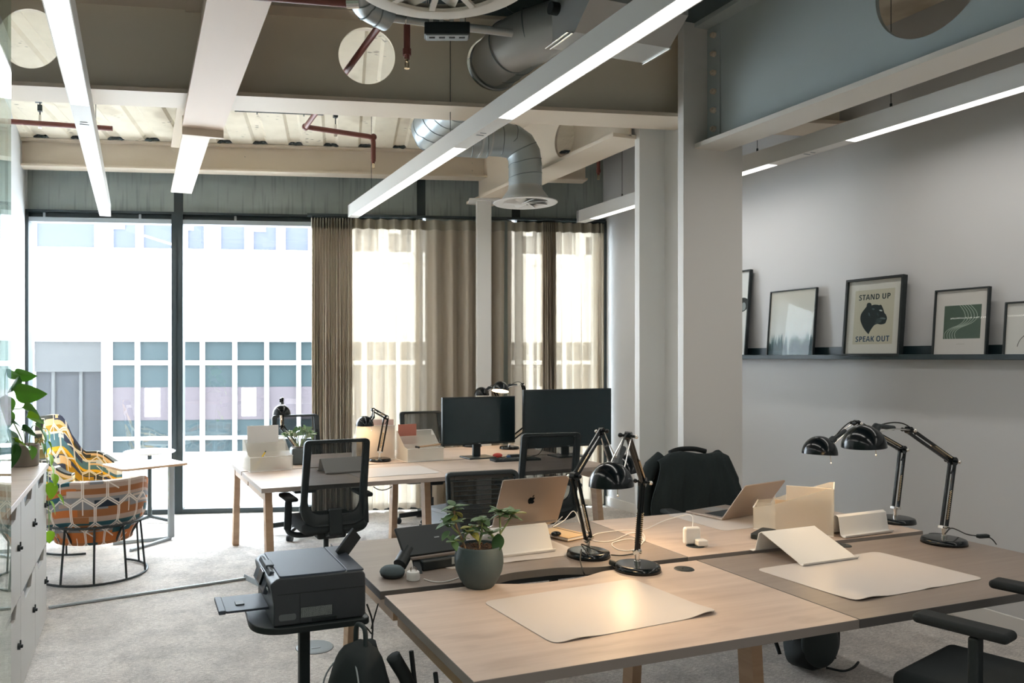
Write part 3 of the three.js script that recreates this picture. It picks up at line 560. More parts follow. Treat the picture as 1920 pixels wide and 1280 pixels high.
{
  const t = thing('spiral_duct', 'round silver spiral duct bending from the beam hole down to the round diffuser', 'duct');
  const hole = V(2.254, 3.56, -4.712), B = V(2.17, 3.40, -5.84), A = V(3.03, 3.40, -5.72);
  spiralDuct(t, ductPath([V(2.33, 3.60, -4.28), hole, B, A], .2, 4).slice(0, -1).concat([V(2.7, 3.40, -5.766)]), .158, .13);
  spiralDuct(t, ductPath([V(2.68, 3.40, -5.768), A, V(3.03, 2.99, -5.72)], .2, 4), .138, .11);
  M('reducer', rod(V(2.62, 3.4, -5.777), V(2.72, 3.4, -5.763), .162, 40, .142), m.galv, t);
  M('boot', lathe([[.14, 3.02], [.145, 2.99], [.19, 2.93], [.195, 2.90], [.185, 2.90]], 40).translate(3.03, 0, -5.72), m.galv, t);
  const c = M('diffuser', lathe([[.185, 2.905], [.245, 2.893], [.27, 2.886], [.262, 2.880], [.20, 2.884], [.175, 2.90]], 48).translate(3.03, 0, -5.72), m.white, t);
  M('hub', lathe([[0, 2.878], [.03, 2.88], [.035, 2.90], [0, 2.905]], 24).translate(3.03, 0, -5.72), m.white, c);
  for (let k = 0; k < 8; k++) { const a = k * Math.PI / 4; M('vane', bx(.17, .004, .06).rotateX(.45).translate(.11, 2.892, 0).rotateY(a).translate(3.03, 0, -5.72), m.white, c); }
  M('elbow_to_unit', toCreasedNormals(sweep(ductPath([V(2.245, 3.575, -4.66), V(2.235, 3.59, -4.36), V(2.5, 3.62, -4.0)], .13, 4), .168, 40), .6), m.galv, t);
  for (const [a, b] of [[V(2.236, 3.587, -4.42), V(2.25, 3.592, -4.34)], [V(2.30, 3.605, -4.27), V(2.37, 3.62, -4.20)]]) M('gore_seam', orient(new THREE.TorusGeometry(.169, .004, 8, 44).rotateX(Math.PI / 2), a, b), m.ductSeam, t);
  M('hole_collar', orient(new THREE.TorusGeometry(.174, .008, 10, 44).rotateX(Math.PI / 2), V(2.254, 3.57, -4.69), V(2.25, 3.575, -4.6)), m.galv, t);
}
{
  const t = thing('air_unit', 'grey sheet metal air unit with a black filter frame, hung beside the pierced beam', 'air unit', 0, 0, 0);
  M('casing', ext(shapeOf([[3.86, 3.36], [3.62, 3.36], [3.46, 3.48], [3.46, 3.70], [3.86, 3.70]]), .62, .002).rotateY(Math.PI / 2).translate(2.22, 0, 0), m.galv, t);
  for (const s of [0, .03]) M('joint_strip', rspan(2.20 - s, 2.212 - s, 3.352, 3.36, -3.86, -3.62, .002), m.chrome, t);
  M('filter_frame', rspan(2.30, 2.56, 3.335, 3.36, -3.84, -3.62, .003), m.frameDark, t); M('filter_cover', rspan(2.315, 2.55, 3.32, 3.337, -3.83, -3.64, .003), m.white, t);
  M('hood_lip', rspan(2.836, 2.846, 3.352, 3.37, -3.87, -3.61, .002), m.chrome, t);
  M('port', rod(V(2.17, 3.56, -3.80), V(2.22, 3.56, -3.80), .035, 30), m.rubber, t);
}
{
  const P = atH(830, -38, 2.9), t = thing('ceiling_diffuser', 'large round grey air diffuser with radial vanes, close overhead at the top edge', 'diffuser', P.x, 2.9, P.z);
  M('rim', lathe([[.245, .012], [.25, 0], [.325, .006], [.335, .014], [.325, .022], [.25, .03]], 64), m.offwhite, t);
  M('hub', lathe([[0, -.004], [.06, 0], [.07, .02], [0, .03]], 32), m.offwhite, t);
  for (let k = 0; k < 10; k++) { const a = k * Math.PI / 5 + .1; M('spoke', bx(.20, .012, .022).translate(.155, .008, 0).rotateY(a), m.offwhite, t); M('vane', bx(.19, .004, .09).rotateX(.6).translate(.155, .04, .05).rotateY(a), m.offwhite, t); }
  M('plenum', [cyl(.25, .22, 0, .05, 0, 48)], m.galv, t); M('neck', cyl(.12, .7, 0, .26, 0, 32), m.duct, t);
}
{
  const e = thing('flexible_duct', 'small silver duct elbow curving in beside the big overhead diffuser', 'duct');
  const a = atH(672, -60, 3.2), b = atH(672, 0, 3.16), c = atH(702, 30, 3.14), d = atH(800, 42, 3.13), f = atH(960, 62, 3.13);
  spiralDuct(e, ductPath([a, b.clone().lerp(c, .3), c.clone().lerp(d, .25)], .05, 4), .06, .07);
  M('conduit', rod(c.clone().lerp(d, .22), f, .018, 16), m.galv, e); M('band', rod(d.clone().lerp(c, .42), d.clone().lerp(c, .40), .021, 16), m.chrome, e);
  M('drop_rod', rod(d, d.clone().setY(3.84), .004, 6), m.chrome, e);
}
{
  const p = atH(838, 58, 3.04), t = thing('socket_box', 'black hanging socket box with four outlets, beneath the overhead diffuser', 'socket box', p.x, p.y, p.z, -YAW);
  M('body', rb(.20, .055, .07, .006), m.black, t); M('outlet_strip', rb(.185, .008, .06, .003, 0, -.03, .004), m.frameGrey, t);
  for (let k = 0; k < 4; k++) M('outlet', rb(.026, .003, .012, .001, -.066 + k * .044, -.0345, .012), m.rubber, t);
  for (let k = 0; k < 4; k++) M('clip', rb(.018, .02, .01, .002, -.07 + k * .045, .035, .02), m.cable, t);
  for (const s of [-1, 1]) M('suspension', rod(V(s * .08, .02, 0), V(s * .08, .80, 0), .003, 6), m.chrome, t);
}
function sprinkler(t, x, y, z) {
  M('fitting', [cyl(.02, .03, x, y, z, 16), cyl(.013, .018, x, y - .018, z, 12)], m.redPipe, t);
  M('head', [cyl(.008, .012, x, y - .03, z, 12), cyl(.0035, .028, x - .008, y - .058, z, 8), cyl(.0035, .028, x + .008, y - .058, z, 8), cyl(.013, .003, x, y - .061, z, 16)], m.brass, t);
}
{
  const t = thing('sprinkler_pipe', 'dark red sprinkler pipe running through the round beam hole, then dropping by the window', 'pipe');
  const a = V(1.30, 3.50, -3.9), b = V(1.30, 3.50, -6.30), c = atH(700, 257, 3.5), d = V(c.x, 3.31, c.z);
  M('pipe', [bentTube([a, b, c, d], .021, .05, 16)], m.redPipe, t);
  for (const p of [b, c]) M('elbow', sph(.03, p.x, p.y, p.z, 10), m.redPipe, t);
  sprinkler(t, d.x, d.y - .02, d.z);
  const g = atH(629, 250, 3.5);
  M('pipe_clip', [rod(V(g.x - .012, 3.5, g.z), V(g.x + .012, 3.5, g.z), .025, 16), bx(.02, .06, .02, g.x, 3.545, g.z)], m.chrome, t);
  M('hanger', [rod(V(g.x, 3.57, g.z), V(g.x, 3.78, g.z), .005, 8), bx(.035, .05, .04, g.x, 3.66, g.z), bx(.05, .02, .05, g.x + .008, 3.71, g.z)], m.frameDark, t);
  const l = thing('sprinkler_pipe', 'short dark red pipe on a hanger at the top left, behind the left pendant', 'pipe');
  const p = atH(20, 232, 3.5), q = atH(150, 237, 3.5);
  M('pipe', rod(V(LW + .01, 3.5, p.z + .06), V(q.x + .25, 3.5, q.z + .03), .021, 16), m.redPipe, l);
  const h = atH(75, 235, 3.5);
  M('pipe_clip', [rod(V(h.x - .012, 3.5, h.z), V(h.x + .012, 3.5, h.z), .025, 16), bx(.02, .07, .02, h.x, 3.55, h.z)], m.chrome, l); M('hanger', [rod(V(h.x, 3.58, h.z), V(h.x, 3.76, h.z), .005, 8), bx(.035, .05, .04, h.x, 3.64, h.z), bx(.05, .025, .05, h.x - .012, 3.70, h.z)], m.frameDark, l);
  const s = thing('sprinkler_drop', 'brown sprinkler drop pipe in front of the beam, between its two round holes', 'sprinkler'), o = atH(763, 100, 3.02);
  M('pipe', cyl(.0155, .78, o.x, 3.03, o.z, 16), m.redPipe, s); sprinkler(s, o.x, 3.01, o.z);
  const r = thing('sprinkler_drop', 'small brown sprinkler drop in front of the far beam end, right of the diffuser', 'sprinkler'), w = atH(1122, 322, 3.27);
  M('pipe', cyl(.016, .56, w.x, 3.28, w.z, 16), m.redPipe, r); sprinkler(r, w.x, 3.26, w.z);
  const u = thing('pipe_run', 'dark brown pipe along the top edge of the picture, left of the diffuser', 'pipe'), i = atH(520, 3, 3.12), j = atH(650, 4, 3.12);
  M('pipe', rod(V(-1.0, 3.12, i.z - .24), j, .022, 16), m.redPipe, u); M('coupling', rod(j, j.clone().add(V(.05, 0, .02)), .027, 16), m.chrome, u);
  const k = thing('strut_rail', 'grey slotted strut rail hung under the deck beside the red pipe', 'strut rail'), e = atH(440, 206, 3.63), f = atH(606, 213, 3.63);
  M('channel', [bar(e, f, .03, .006), bar(e.clone().add(V(0, .012, .014)), f.clone().add(V(0, .012, .014)), .024, .004, Math.PI / 2), bar(e.clone().add(V(0, .012, -.014)), f.clone().add(V(0, .012, -.014)), .024, .004, Math.PI / 2)], m.frameGrey, k);
  for (const q of [.25, .78]) { const p = e.clone().lerp(f, q); M('threaded_rod', rod(p.clone().setY(3.60), p.clone().setY(3.80), .005, 8), m.frameGrey, k); }
}
// ---------- desk mats ----------
const matWhite = phys([.60, .56, .53], .34, { specularIntensity: .6 });
function deskMat(label, cx, cz, w, d, turn, curl, y = DK) {
  const R = .035;
  const g = grid(36, 24, (u, v) => {
    let x = (u - .5) * w, z = (v - .5) * d; const ix = w / 2 - R, iz = d / 2 - R;
    if (Math.abs(x) > ix && Math.abs(z) > iz) { const dx = Math.abs(x) - ix, dz = Math.abs(z) - iz, l = Math.max(dx, dz), q = Math.hypot(dx, dz) || 1; x = Math.sign(x) * (ix + dx / q * l); z = Math.sign(z) * (iz + dz / q * l); }
    let h = .0015; for (const [cu, wu, a] of curl) h += a * Math.exp(-(((u - cu) / wu) ** 2)) * sm(.72, 1, v);
    return [x, h, z];
  });
  const o = M('desk_mat', thicken(g, .0018), matWhite); o.position.set(cx, y, cz); o.rotation.y = turn; return tag(o, label, 'desk mat');
}
deskMat('white desk mat with rounded corners lying on the pale wood desk in front', 1.497, -2.29, .67, .445, .077, [[.14, .09, .006], [.93, .09, .012]]);
deskMat('white desk mat on the taupe front desk, a tent stand resting on it', 2.74, -2.265, .725, .455, .05, [[.10, .10, .009], [.55, .05, .003]]);
deskMat('white desk mat under the laptop on its white stand', 1.51, -3.14, .66, .43, .04, [[.5, .1, .002]]);
deskMat('white desk mat under the angled laptop near the column', 3.07, -3.30, .67, .43, .03, [[.5, .1, .002]]);
deskMat('white desk mat on the far bench in front of the small lamp', 1.80, -5.56, .64, .42, .035, [[.5, .1, .002]]);
// ---------- adjustable desk lamps ----------
function glowAt(o, p, I) {
  const l = new THREE.PointLight(lin(1, .68, .36), I, 0, 2); l.position.copy(p); l.castShadow = true; l.shadow.radius = 1.2; o.add(l);
}
function deskLamp(label, base, E, Wr, Hd, o = {}) {       // base (x, z); elbow, wrist, head centre (rim plane) in world space
  const t = thing('desk_lamp', label, 'desk lamp', base[0], DK, base[1], 0, 'black jointed desk lamps'), L = p => V(p.x - base[0], p.y - DK, p.z - base[1]);
  const e = L(E), w = L(Wr), h = L(Hd), r = o.r || .08, s0 = V(0, .075, 0), B = m.blackGloss;
  M('base', lathe([[0, .026], [.078, .026], [.090, .022], [.094, .010], [.095, 0], [0, 0]], 56), B, t);
  M('post', [cyl(.009, .05, 0, .026, 0, 16), cyl(.013, .012, 0, .026, 0, 16), cyl(.011, .02, 0, .058, 0, 16)], m.chrome, t);
  const dir = e.clone().sub(s0).normalize(); let side = V(e.x + w.x - h.x * 0 - s0.x, 0, w.z - s0.z); if (side.length() < .02) side = V(1, 0, 0);
  const armN = w.clone().sub(e).cross(e.clone().sub(s0)).normalize(), off = armN.clone().cross(dir).normalize();
  M('foot_bracket', [bar(s0.clone().addScaledVector(off, -.026), s0.clone().addScaledVector(off, .026), .012, .022), rod(s0.clone().addScaledVector(armN, -.018), s0.clone().addScaledVector(armN, .018), .006, 12)], m.chrome, t);
  const arm = (a, b, n, k, name) => { for (const q of [-1, 1]) { const f = n.clone().multiplyScalar(q * k); M(name, bar(a.clone().add(f), b.clone().add(f), .0125, .0125, 0, .002), B, t); } };
  arm(s0, e, off, .018, 'lower_arm');
  for (const q of [-1, 1]) { const f = armN.clone().multiplyScalar(q * .010), a = s0.clone().lerp(e, .12).add(f), b = s0.clone().lerp(e, .56).add(f), N = 15, P = []; for (let i = 0; i <= N * 8; i++) { const u = i / (N * 8), g = i / 8 * 2 * Math.PI; P.push(a.clone().lerp(b, u).addScaledVector(off, Math.cos(g) * .004).addScaledVector(armN, Math.sin(g) * .004)); } M('spring', sweep(P, .0016, 5), m.brass, t); }
  const d2 = w.clone().sub(e).normalize(), off2 = armN.clone().cross(d2).normalize();
  arm(e, w, off2, .011, 'upper_arm');
  for (const q of [-1, 1]) { const f = armN.clone().multiplyScalar(q * .010).addScaledVector(off2, .006); M('tension_spring', rod(e.clone().lerp(w, .08).add(f), e.clone().lerp(w, .46).add(f), .0038, 8), m.brass, t); }
  const kn = (p, k) => [rod(p.clone().addScaledVector(armN, -.026), p.clone().addScaledVector(armN, .026), .0055, 12), sph(.009, ...p.clone().addScaledVector(armN, .03).toArray(), 8), bx(.001, .001, .001, p.x, p.y, p.z)].slice(0, k);
  M('elbow_joint', [...kn(e, 2), rod(e.clone().addScaledVector(armN, -.014), e.clone().addScaledVector(armN, .014), .02, 16)], B, t); M('elbow_knob', sph(.009, ...e.clone().addScaledVector(armN, -.032).toArray(), 8), m.chrome, t);
  M('wrist_joint', [...kn(w, 2), rod(w.clone().addScaledVector(armN, -.012), w.clone().addScaledVector(armN, .012), .016, 16)], B, t); M('wrist_knob', sph(.008, ...w.clone().addScaledVector(armN, -.03).toArray(), 8), m.chrome, t);
  // shade: dome with the socket on its shoulder
  const dn = (o.down || V(0, -1, 0)).clone().normalize(), toW = w.clone().sub(h), up = dn.clone().negate();
  const sideDir = toW.clone().addScaledVector(up, -toW.dot(up)).normalize(), sock = sideDir.clone().multiplyScalar(.80).addScaledVector(up, .60).normalize();
  const pr = []; for (let i = 0; i <= 14; i++) { const a = i / 14 * Math.PI / 2; pr.push([r * Math.cos(a) + (i === 14 ? 0 : 0), r * 1.1 * Math.sin(a)]); } for (let i = 14; i >= 0; i--) { const a = i / 14 * Math.PI / 2; pr.push([(r - .003) * Math.cos(a), (r * 1.1 - .003) * Math.sin(a)]); }
  const q = new THREE.Quaternion().setFromUnitVectors(V(0, 1, 0), up);
  M('shade', lathe(pr, 48).applyQuaternion(q).translate(h.x, h.y, h.z), B, t);
  const lining = []; for (let i = 0; i <= 12; i++) { const a = i / 12 * Math.PI / 2; lining.push([(r - .0045) * Math.cos(a), (r * 1.1 - .0045) * Math.sin(a)]); }
  M('shade_lining', lathe(lining, 40).applyQuaternion(q).translate(h.x, h.y, h.z), std([.8, .78, .74], .5, { side: THREE.DoubleSide }), t);
  const s1 = h.clone().addScaledVector(sock, r * .9), s2 = s1.clone().addScaledVector(sock, .055);
  M('socket', [rod(s1, s2, .021, 20, .017), rod(s1.clone().addScaledVector(sock, .004), s1.clone().addScaledVector(sock, .014), .025, 20), rod(s2, s2.clone().lerp(w, .5), .011, 12)], m.black, t);
  M('yoke', [sweep(bez([s1.clone().addScaledVector(armN, .028), s2.clone().addScaledVector(armN, .026), w.clone().addScaledVector(armN, .012)]), .0028, 6), sweep(bez([s1.clone().addScaledVector(armN, -.028), s2.clone().addScaledVector(armN, -.026), w.clone().addScaledVector(armN, -.012)]), .0028, 6)], m.chrome, t);
  const kA = h.clone().addScaledVector(sideDir, r * .98); M('aim_rod', [rod(kA, kA.clone().add(V(0, -.045, 0)).addScaledVector(sideDir, .006), .0022, 8), sph(.0045, ...kA.clone().add(V(0, -.046, 0)).addScaledVector(sideDir, .006).toArray(), 8)], m.chrome, t);
  M('cable', [sweep(bez([s2.clone(), w.clone().add(V(0, .055, 0)).addScaledVector(d2, .02), w.clone().addScaledVector(d2, -.05)], 16), .003, 6), sweep(bez([e.clone().addScaledVector(d2, .05), e.clone().addScaledVector(d2, -.045).add(V(0, .03, 0)), e.clone().addScaledVector(dir, -.06)], 16), .003, 6)], m.blackCable, t);
  const bp = h.clone().addScaledVector(up, .022).addScaledVector(sock, .008);
  M('bulb', sph(.022, bp.x, bp.y, bp.z, 12), std([.9, .85, .75], .5, { emissive: lin(1, .74, .44), emissiveIntensity: 6 }), t);
  glowAt(t, bp, o.I || .12); return t;
}
const XD = [1, 0], op = (u, v, z, x = 2) => onPlane(u, v, [x, z], XD);
deskLamp('lit black desk lamp on the front wood desk, its dome hanging over the white mat', [1.913, -2.641], op(1205, 903, -2.64), op(1178, 817, -2.44), op(1146, 911, -2.28), { r: .077, I: .5, down: V(.03, -1, .03) });
deskLamp('lit black desk lamp on the taupe rear desk, the left of the two lit lamps', [1.846, -2.90], op(1077, 893, -2.90), op(1128, 808, -2.98), op(1172, 886, -3.02), { r: .078, I: .5, down: V(.16, -1, .10) });
deskLamp('black desk lamp standing at the right end of the taupe front desk', [3.53, -2.517], op(1786, 864, -2.517), op(1704, 806, -2.50), op(1620, 838, -2.44), { r: .088, I: .13, down: V(.06, -1, 0) });
deskLamp('black desk lamp at the right end of the rear desk, left of the nearer one', [3.745, -2.93], op(1692, 842, -2.93), op(1606, 793, -2.93), op(1537, 851, -2.90), { r: .082, I: .13, down: V(-.05, -1, .02) });
deskLamp('small far black desk lamp in front of the curtain, beside the tall white file box', [1.897, -6.159], op(724, 782, -6.16), op(699, 768, -6.16), op(684, 798, -6.12), { r: .075, I: .2 });
deskLamp('far black desk lamp seen end on before the bare window, above the small plant', [1.30, -6.60], op(529, 800, -6.60), op(528, 749, -6.50), op(528, 777, -6.36), { r: .075, I: .2 });
deskLamp('far black desk lamp whose dome shows above the gap of the two monitors', [3.30, -6.55], op(1000, 790, -6.55), op(980, 721, -6.55), op(938, 733, -6.52), { r: .085, I: .2, down: V(-.2, -1, .2) });
deskLamp('far black desk lamp peeking over the left monitor, left of the other dome', [3.05, -6.85], op(960, 800, -6.85), op(925, 728, -6.85), op(903, 741, -6.82), { r: .075, I: .16 });
{ // inline switches and flexes on the desk
  const c = thing('lamp_flex', 'black lamp flex with inline switch lying between the two lit lamps', 'cable');
  const p = (u, v, h = .735) => atH(u, v, h);
  M('flex', [tube([p(1104, 1040, .76), p(1090, 1020, .775), p(1112, 1029, .77), p(1140, 1038, .752)], .0028, 40), tube([p(1146, 1040, .742), p(1165, 1041), p(1188, 1038)], .0028, 24), tube([p(1090, 1030, .765), p(1088, 1050, .762), p(1094, 1072, .735), p(1097, 1078, .70)], .0028, 30)], m.blackCable, c);
  const sw = p(1131, 1037, .748), s2 = p(1152, 1058, .742);
  M('switch', rb(.055, .016, .024, .006).rotateY(-.35).translate(sw.x, sw.y + .004, sw.z), m.black, c); M('plug', rb(.045, .02, .026, .006).rotateZ(-.3).rotateY(-.5).translate(s2.x, s2.y + .004, s2.z), m.black, c);
  const d = thing('lamp_flex', 'black lamp flex with inline switch trailing off the right end of the bench', 'cable');
  M('flex', [tube([p(1772, 1000, .80), p(1785, 990, .80), p(1812, 1001), p(1830, 1004)], .0028, 30), tube([p(1855, 1007), p(1862, 1012), p(1868, 1020, .70)], .0028, 16)], m.blackCable, d);
  const e = p(1843, 1006, .737); M('switch', rb(.06, .018, .024, .006).rotateY(-.2).translate(e.x, e.y + .003, e.z), m.black, d);
}
// ---------- bent sheet stands ----------
function tentStand(label, cx, cz, w, turn, prof, warm) {    // prof: [z, y] outline of the bent sheet, front to back
  const s = new THREE.Shape(), t = .0035, n = prof.length, up = [];
  for (let i = 0; i < n; i++) { const a = prof[Math.max(0, i - 1)], b = prof[Math.min(n - 1, i + 1)], l = Math.hypot(b[0] - a[0], b[1] - a[1]); up.push([prof[i][0] + (b[1] - a[1]) / l * -t * -1, prof[i][1] + (b[0] - a[0]) / l * t * -1]); }
  prof.forEach((p, i) => i ? s.lineTo(-p[0], p[1]) : s.moveTo(-p[0], p[1])); up.reverse().forEach(p => s.lineTo(-p[0], p[1])); s.closePath();
  const o = M('tent_stand', toCreasedNormals(ext(s, w, .0006).translate(0, 0, -w / 2).rotateY(Math.PI / 2), .5), m.mattewhite); o.position.set(cx, DK, cz); o.rotation.y = turn; return tag(o, label, 'stand', 'white bent sheet stands');
}
const tentP = (f, b, h) => [[f + .012, .0145], [f + .006, .004], [f - .006, .003], [f - .02, .012], [.012, h - .006], [0, h], [-.012, h - .007], [-b + .012, .010], [-b, .0032], [-b - .022, .0032]];
tentStand('large white bent metal stand like a low tent on the right white mat', 2.737, -2.663, .32, .03, tentP(.215, .045, .096));
tentStand('small white bent metal stand at the table gap, right of the mesh file box', 3.335, -2.80, .335, .05, tentP(.045, .05, .102));
tentStand('warm-lit white bent metal stand below the open laptop with its lid to us', 1.60, -3.085, .285, .06, tentP(.075, .16, .112));
tentStand('white bent metal stand on the far bench, seen through the mesh chair back', 1.455, -5.73, .33, .10, tentP(.13, .06, .10));
// ---------- mesh letter boxes ----------
const mesh = std([.80, .765, .69], .6, { transparent: true, opacity: .36, side: THREE.DoubleSide });
function letterBox(label, x, z, turn, o = {}) {           // low front at +z
  const t = thing('letter_box', label, 'letter box', x, DK, z, turn, 'white perforated letter boxes'), w = o.w || .33, d = o.d || .24, hb = o.h || .24, hf = .11, T = .002;
  const sd = () => ext(shapeOf([[-d / 2, .004], [d / 2, .004], [d / 2, hf], [d / 2 - .07, hf + .012], [-d / 2 + .02, hb], [-d / 2, hb]], .006), T).rotateY(-Math.PI / 2);
  M('side_panel', sd().translate(-w / 2 + T, 0, 0), mesh, t); M('side_panel', sd().translate(w / 2, 0, 0), mesh, t);
  M('front_panel', span(-w / 2, w / 2, .004, hf, d / 2 - T, d / 2), mesh, t); M('back_panel', span(-w / 2, w / 2, .004, hb, -d / 2, -d / 2 + T), mesh, t);
  M('divider_panel', span(-w / 2, w / 2, .004, hf + .03, d / 2 - .085, d / 2 - .083), mesh, t); M('divider_panel', span(-w / 2, w / 2, .004, hb - .04, -d / 2 + .06, -d / 2 + .062), mesh, t); M('front_divider', span(-.04, -.038, .004, hf, d / 2 - .083, d / 2), mesh, t);
  M('bottom_tray', span(-w / 2, w / 2, 0, .004, -d / 2, d / 2), m.mattewhite, t);
  M('rim', rspan(-w / 2 - .002, w / 2 + .002, hf - .003, hf + .002, d / 2 - .003, d / 2 + .002, .001), m.mattewhite, t); M('rim', [rspan(-w / 2 - .002, w / 2 + .002, hb - .003, hb + .002, -d / 2 - .002, -d / 2 + .003, .001)], m.mattewhite, t);
  return t;
}
function sheet(name, label, cat, c, w, h, th, x, y, z, turn, lean) { const o = M(name, rb(w, h, th, .001, 0, h / 2, 0).rotateX(lean), c); o.position.set(x, y, z); o.rotation.y = turn; return tag(o, label, cat); }
letterBox('white mesh letter box with a yellow pencil, at the left end of the far bench', .945, -6.03, .12);
sheet('document', 'white printed card standing tall in the letter box with the yellow pencil', 'paper', std([.78, .76, .73], .8), .25, .325, .004, .925, .736, -6.115, .12, -.02);
{ const p = thing('pencil', 'yellow pencil leaning inside the mesh letter box on the left', 'pencil', .86, .74, -5.945, .1); M('shaft', rod(V(-.03, 0, 0), V(.055, .13, 0), .0055, 6), std([.80, .52, .03], .5), p); M('eraser_end', rod(V(.055, .13, 0), V(.061, .139, 0), .0055, 8), m.frameDark, p);
  const k = thing('tape_roll', 'white tape roll lying in the front of the mesh letter box on the left', 'tape', 1.01, .7385, -5.945, .1); M('tape', new THREE.TorusGeometry(.024, .010, 10, 28).translate(0, .04, 0), m.paper, k);
  const r = thing('scissors', 'red-handled scissors inside the mesh letter box, under the tape roll', 'scissors', 1.02, .736, -5.95, .1), red = std([.55, .08, .07], .5); M('handle', new THREE.TorusGeometry(.016, .004, 8, 20).rotateX(Math.PI / 2).translate(-.02, .008, 0), red, r); M('handle', new THREE.TorusGeometry(.016, .004, 8, 20).rotateX(Math.PI / 2).translate(.02, .008, .006), red, r); M('blade', rb(.08, .003, .01, .001, .07, .008, .004), m.chrome, r); }
letterBox('white mesh letter box holding a red folder, left of the monitors', 2.24, -6.12, .08);
sheet('folder', 'dusty red folder standing in the letter box beside the left monitor', 'folder', std([.46, .17, .12], .7), .17, .29, .006, 2.16, .736, -6.215, .08, 0);
{ const p = thing('hammer', 'small tool with a wooden handle lying across the letter box by the monitors', 'tool', 2.27, .845, -6.03, .12); M('handle', rod(V(-.09, .005, 0), V(.13, .018, 0), .007, 10), m.legWood, p); M('tool_head', rod(V(-.09, .005, -.025), V(-.09, .005, .03), .009, 10), m.black, p); }
letterBox('white mesh letter box seen from its tall back, behind the small far lamp', 1.90, -6.36, Math.PI - .1, { h: .29 });
sheet('document', 'pinkish papers standing in the letter box behind the small far lamp', 'paper', std([.70, .52, .46], .8), .28, .33, .008, 1.92, .736, -6.30, Math.PI - .1, 0);
{ const a = -2.18;
  const cx = 3.125, cz = -3.005, tn = Math.PI + .714;
  letterBox('white mesh letter box holding a tan envelope, at the gap of the near bench', cx, cz, tn, { h: .23, d: .36, w: .235 });
  const q = (lx, lz) => [cx + lx * Math.cos(tn) + lz * Math.sin(tn), cz - lx * Math.sin(tn) + lz * Math.cos(tn)];
  const sgn = 1; let e = q(sgn * .105, -.04); sheet('envelope', 'tan envelope standing in the letter box on the near bench', 'envelope', std([.66, .50, .34], .8), .24, .15, .004, e[0], .737, e[1], tn + Math.PI / 2, 0);
  e = q(sgn * .095, -.07); sheet('document', 'cream papers standing behind the tan envelope in the letter box', 'paper', std([.80, .70, .58], .8), .20, .222, .006, e[0], .737, e[1], tn + Math.PI / 2, 0);
  e = q(.06, .09); const bt = thing('glue_bottle', 'small white and teal bottle lying in the letter box on the near bench', 'bottle', e[0], .80, e[1], .4); M('body', rod(V(-.04, 0, 0), V(.03, 0, 0), .014, 16), m.paper, bt); M('cap', rod(V(.03, 0, 0), V(.05, 0, 0), .011, 16), std([.08, .28, .30], .5), bt);
  const k = M('case', ext(shapeOf([[-.09, -.035], [.09, -.035], [.09, .035], [-.09, .035]], .015), .018, .004).rotateX(-Math.PI / 2), m.black); k.position.set(2.84, .7345, -2.915); k.rotation.y = .5; tag(k, 'small flat black case beside the letter box on the near bench', 'case');
}
// ---------- laptops ----------
function appleLogo(s) {                   // the bitten-fruit emblem on the lids
  const a = new THREE.Shape(); a.moveTo(0, .55); a.bezierCurveTo(.25, .75, .62, .68, .80, .40); a.bezierCurveTo(.42, .16, .48, -.36, .88, -.52); a.bezierCurveTo(.72, -.95, .45, -1.18, .22, -1.08); a.bezierCurveTo(.06, -1.0, -.06, -1.0, -.24, -1.08); a.bezierCurveTo(-.60, -1.2, -1.0, -.55, -.95, .02); a.bezierCurveTo(-.90, .62, -.35, .80, 0, .55);
  const l = new THREE.Shape(); l.moveTo(.0, .72); l.bezierCurveTo(-.02, 1.02, .18, 1.25, .40, 1.30); l.bezierCurveTo(.44, 1.0, .25, .74, 0, .72);
  return [ext(a, .06), ext(l, .06)].map(g => g.scale(s, s, .012));
}
function laptop(label, x, y, z, turn, tilt, slope, col, logo) {     // hinge line at origin, base towards -z, lid leaning to +z
  const t = thing('laptop', label, 'laptop', x, y, z, turn), w = .345, d = .238, sk = std(col, .38, { metalness: .55 });
  const b = new THREE.Group(); b.name = 'base'; t.add(b); b.rotation.x = -slope;
  M('body', rspan(-w / 2, w / 2, -.0005, .012, -d, 0, .005), sk, b); M('keyboard', rspan(-w / 2 + .03, w / 2 - .03, .0115, .0132, -.135, -.025, .002), m.black, b); M('trackpad', rspan(-.06, .06, .0118, .0126, -d + .012, -.145, .002), std([.30, .30, .30], .3), b);
  const l = new THREE.Group(); l.name = 'lid'; t.add(l); l.rotation.x = tilt; l.position.y = .010;
  M('lid_shell', ext(shapeOf([[-w / 2, 0, .004], [w / 2, 0, .004], [w / 2, d, .012], [-w / 2, d, .012]]), .004, .0008).translate(0, 0, -.002), sk, l);
  M('screen', rspan(-w / 2 + .006, w / 2 - .006, .012, d - .006, -.0042, -.0022, .001), m.blackGloss, l);
  M('emblem', join(appleLogo(.0195)).translate(0, d * .52, .0026), logo, l); return t;
}
laptop('open laptop with its pinkish lid towards us, raised on the white stand', 1.66, .835, -3.13, .05, .42, .36, [.38, .315, .265], m.blackGloss);
laptop('open laptop turned sideways with keyboard showing, near the column', 3.07, .7335, -3.30, .20, .62, 0, [.42, .35, .30], std([.40, .34, .29], .3, { metalness: .6 }));
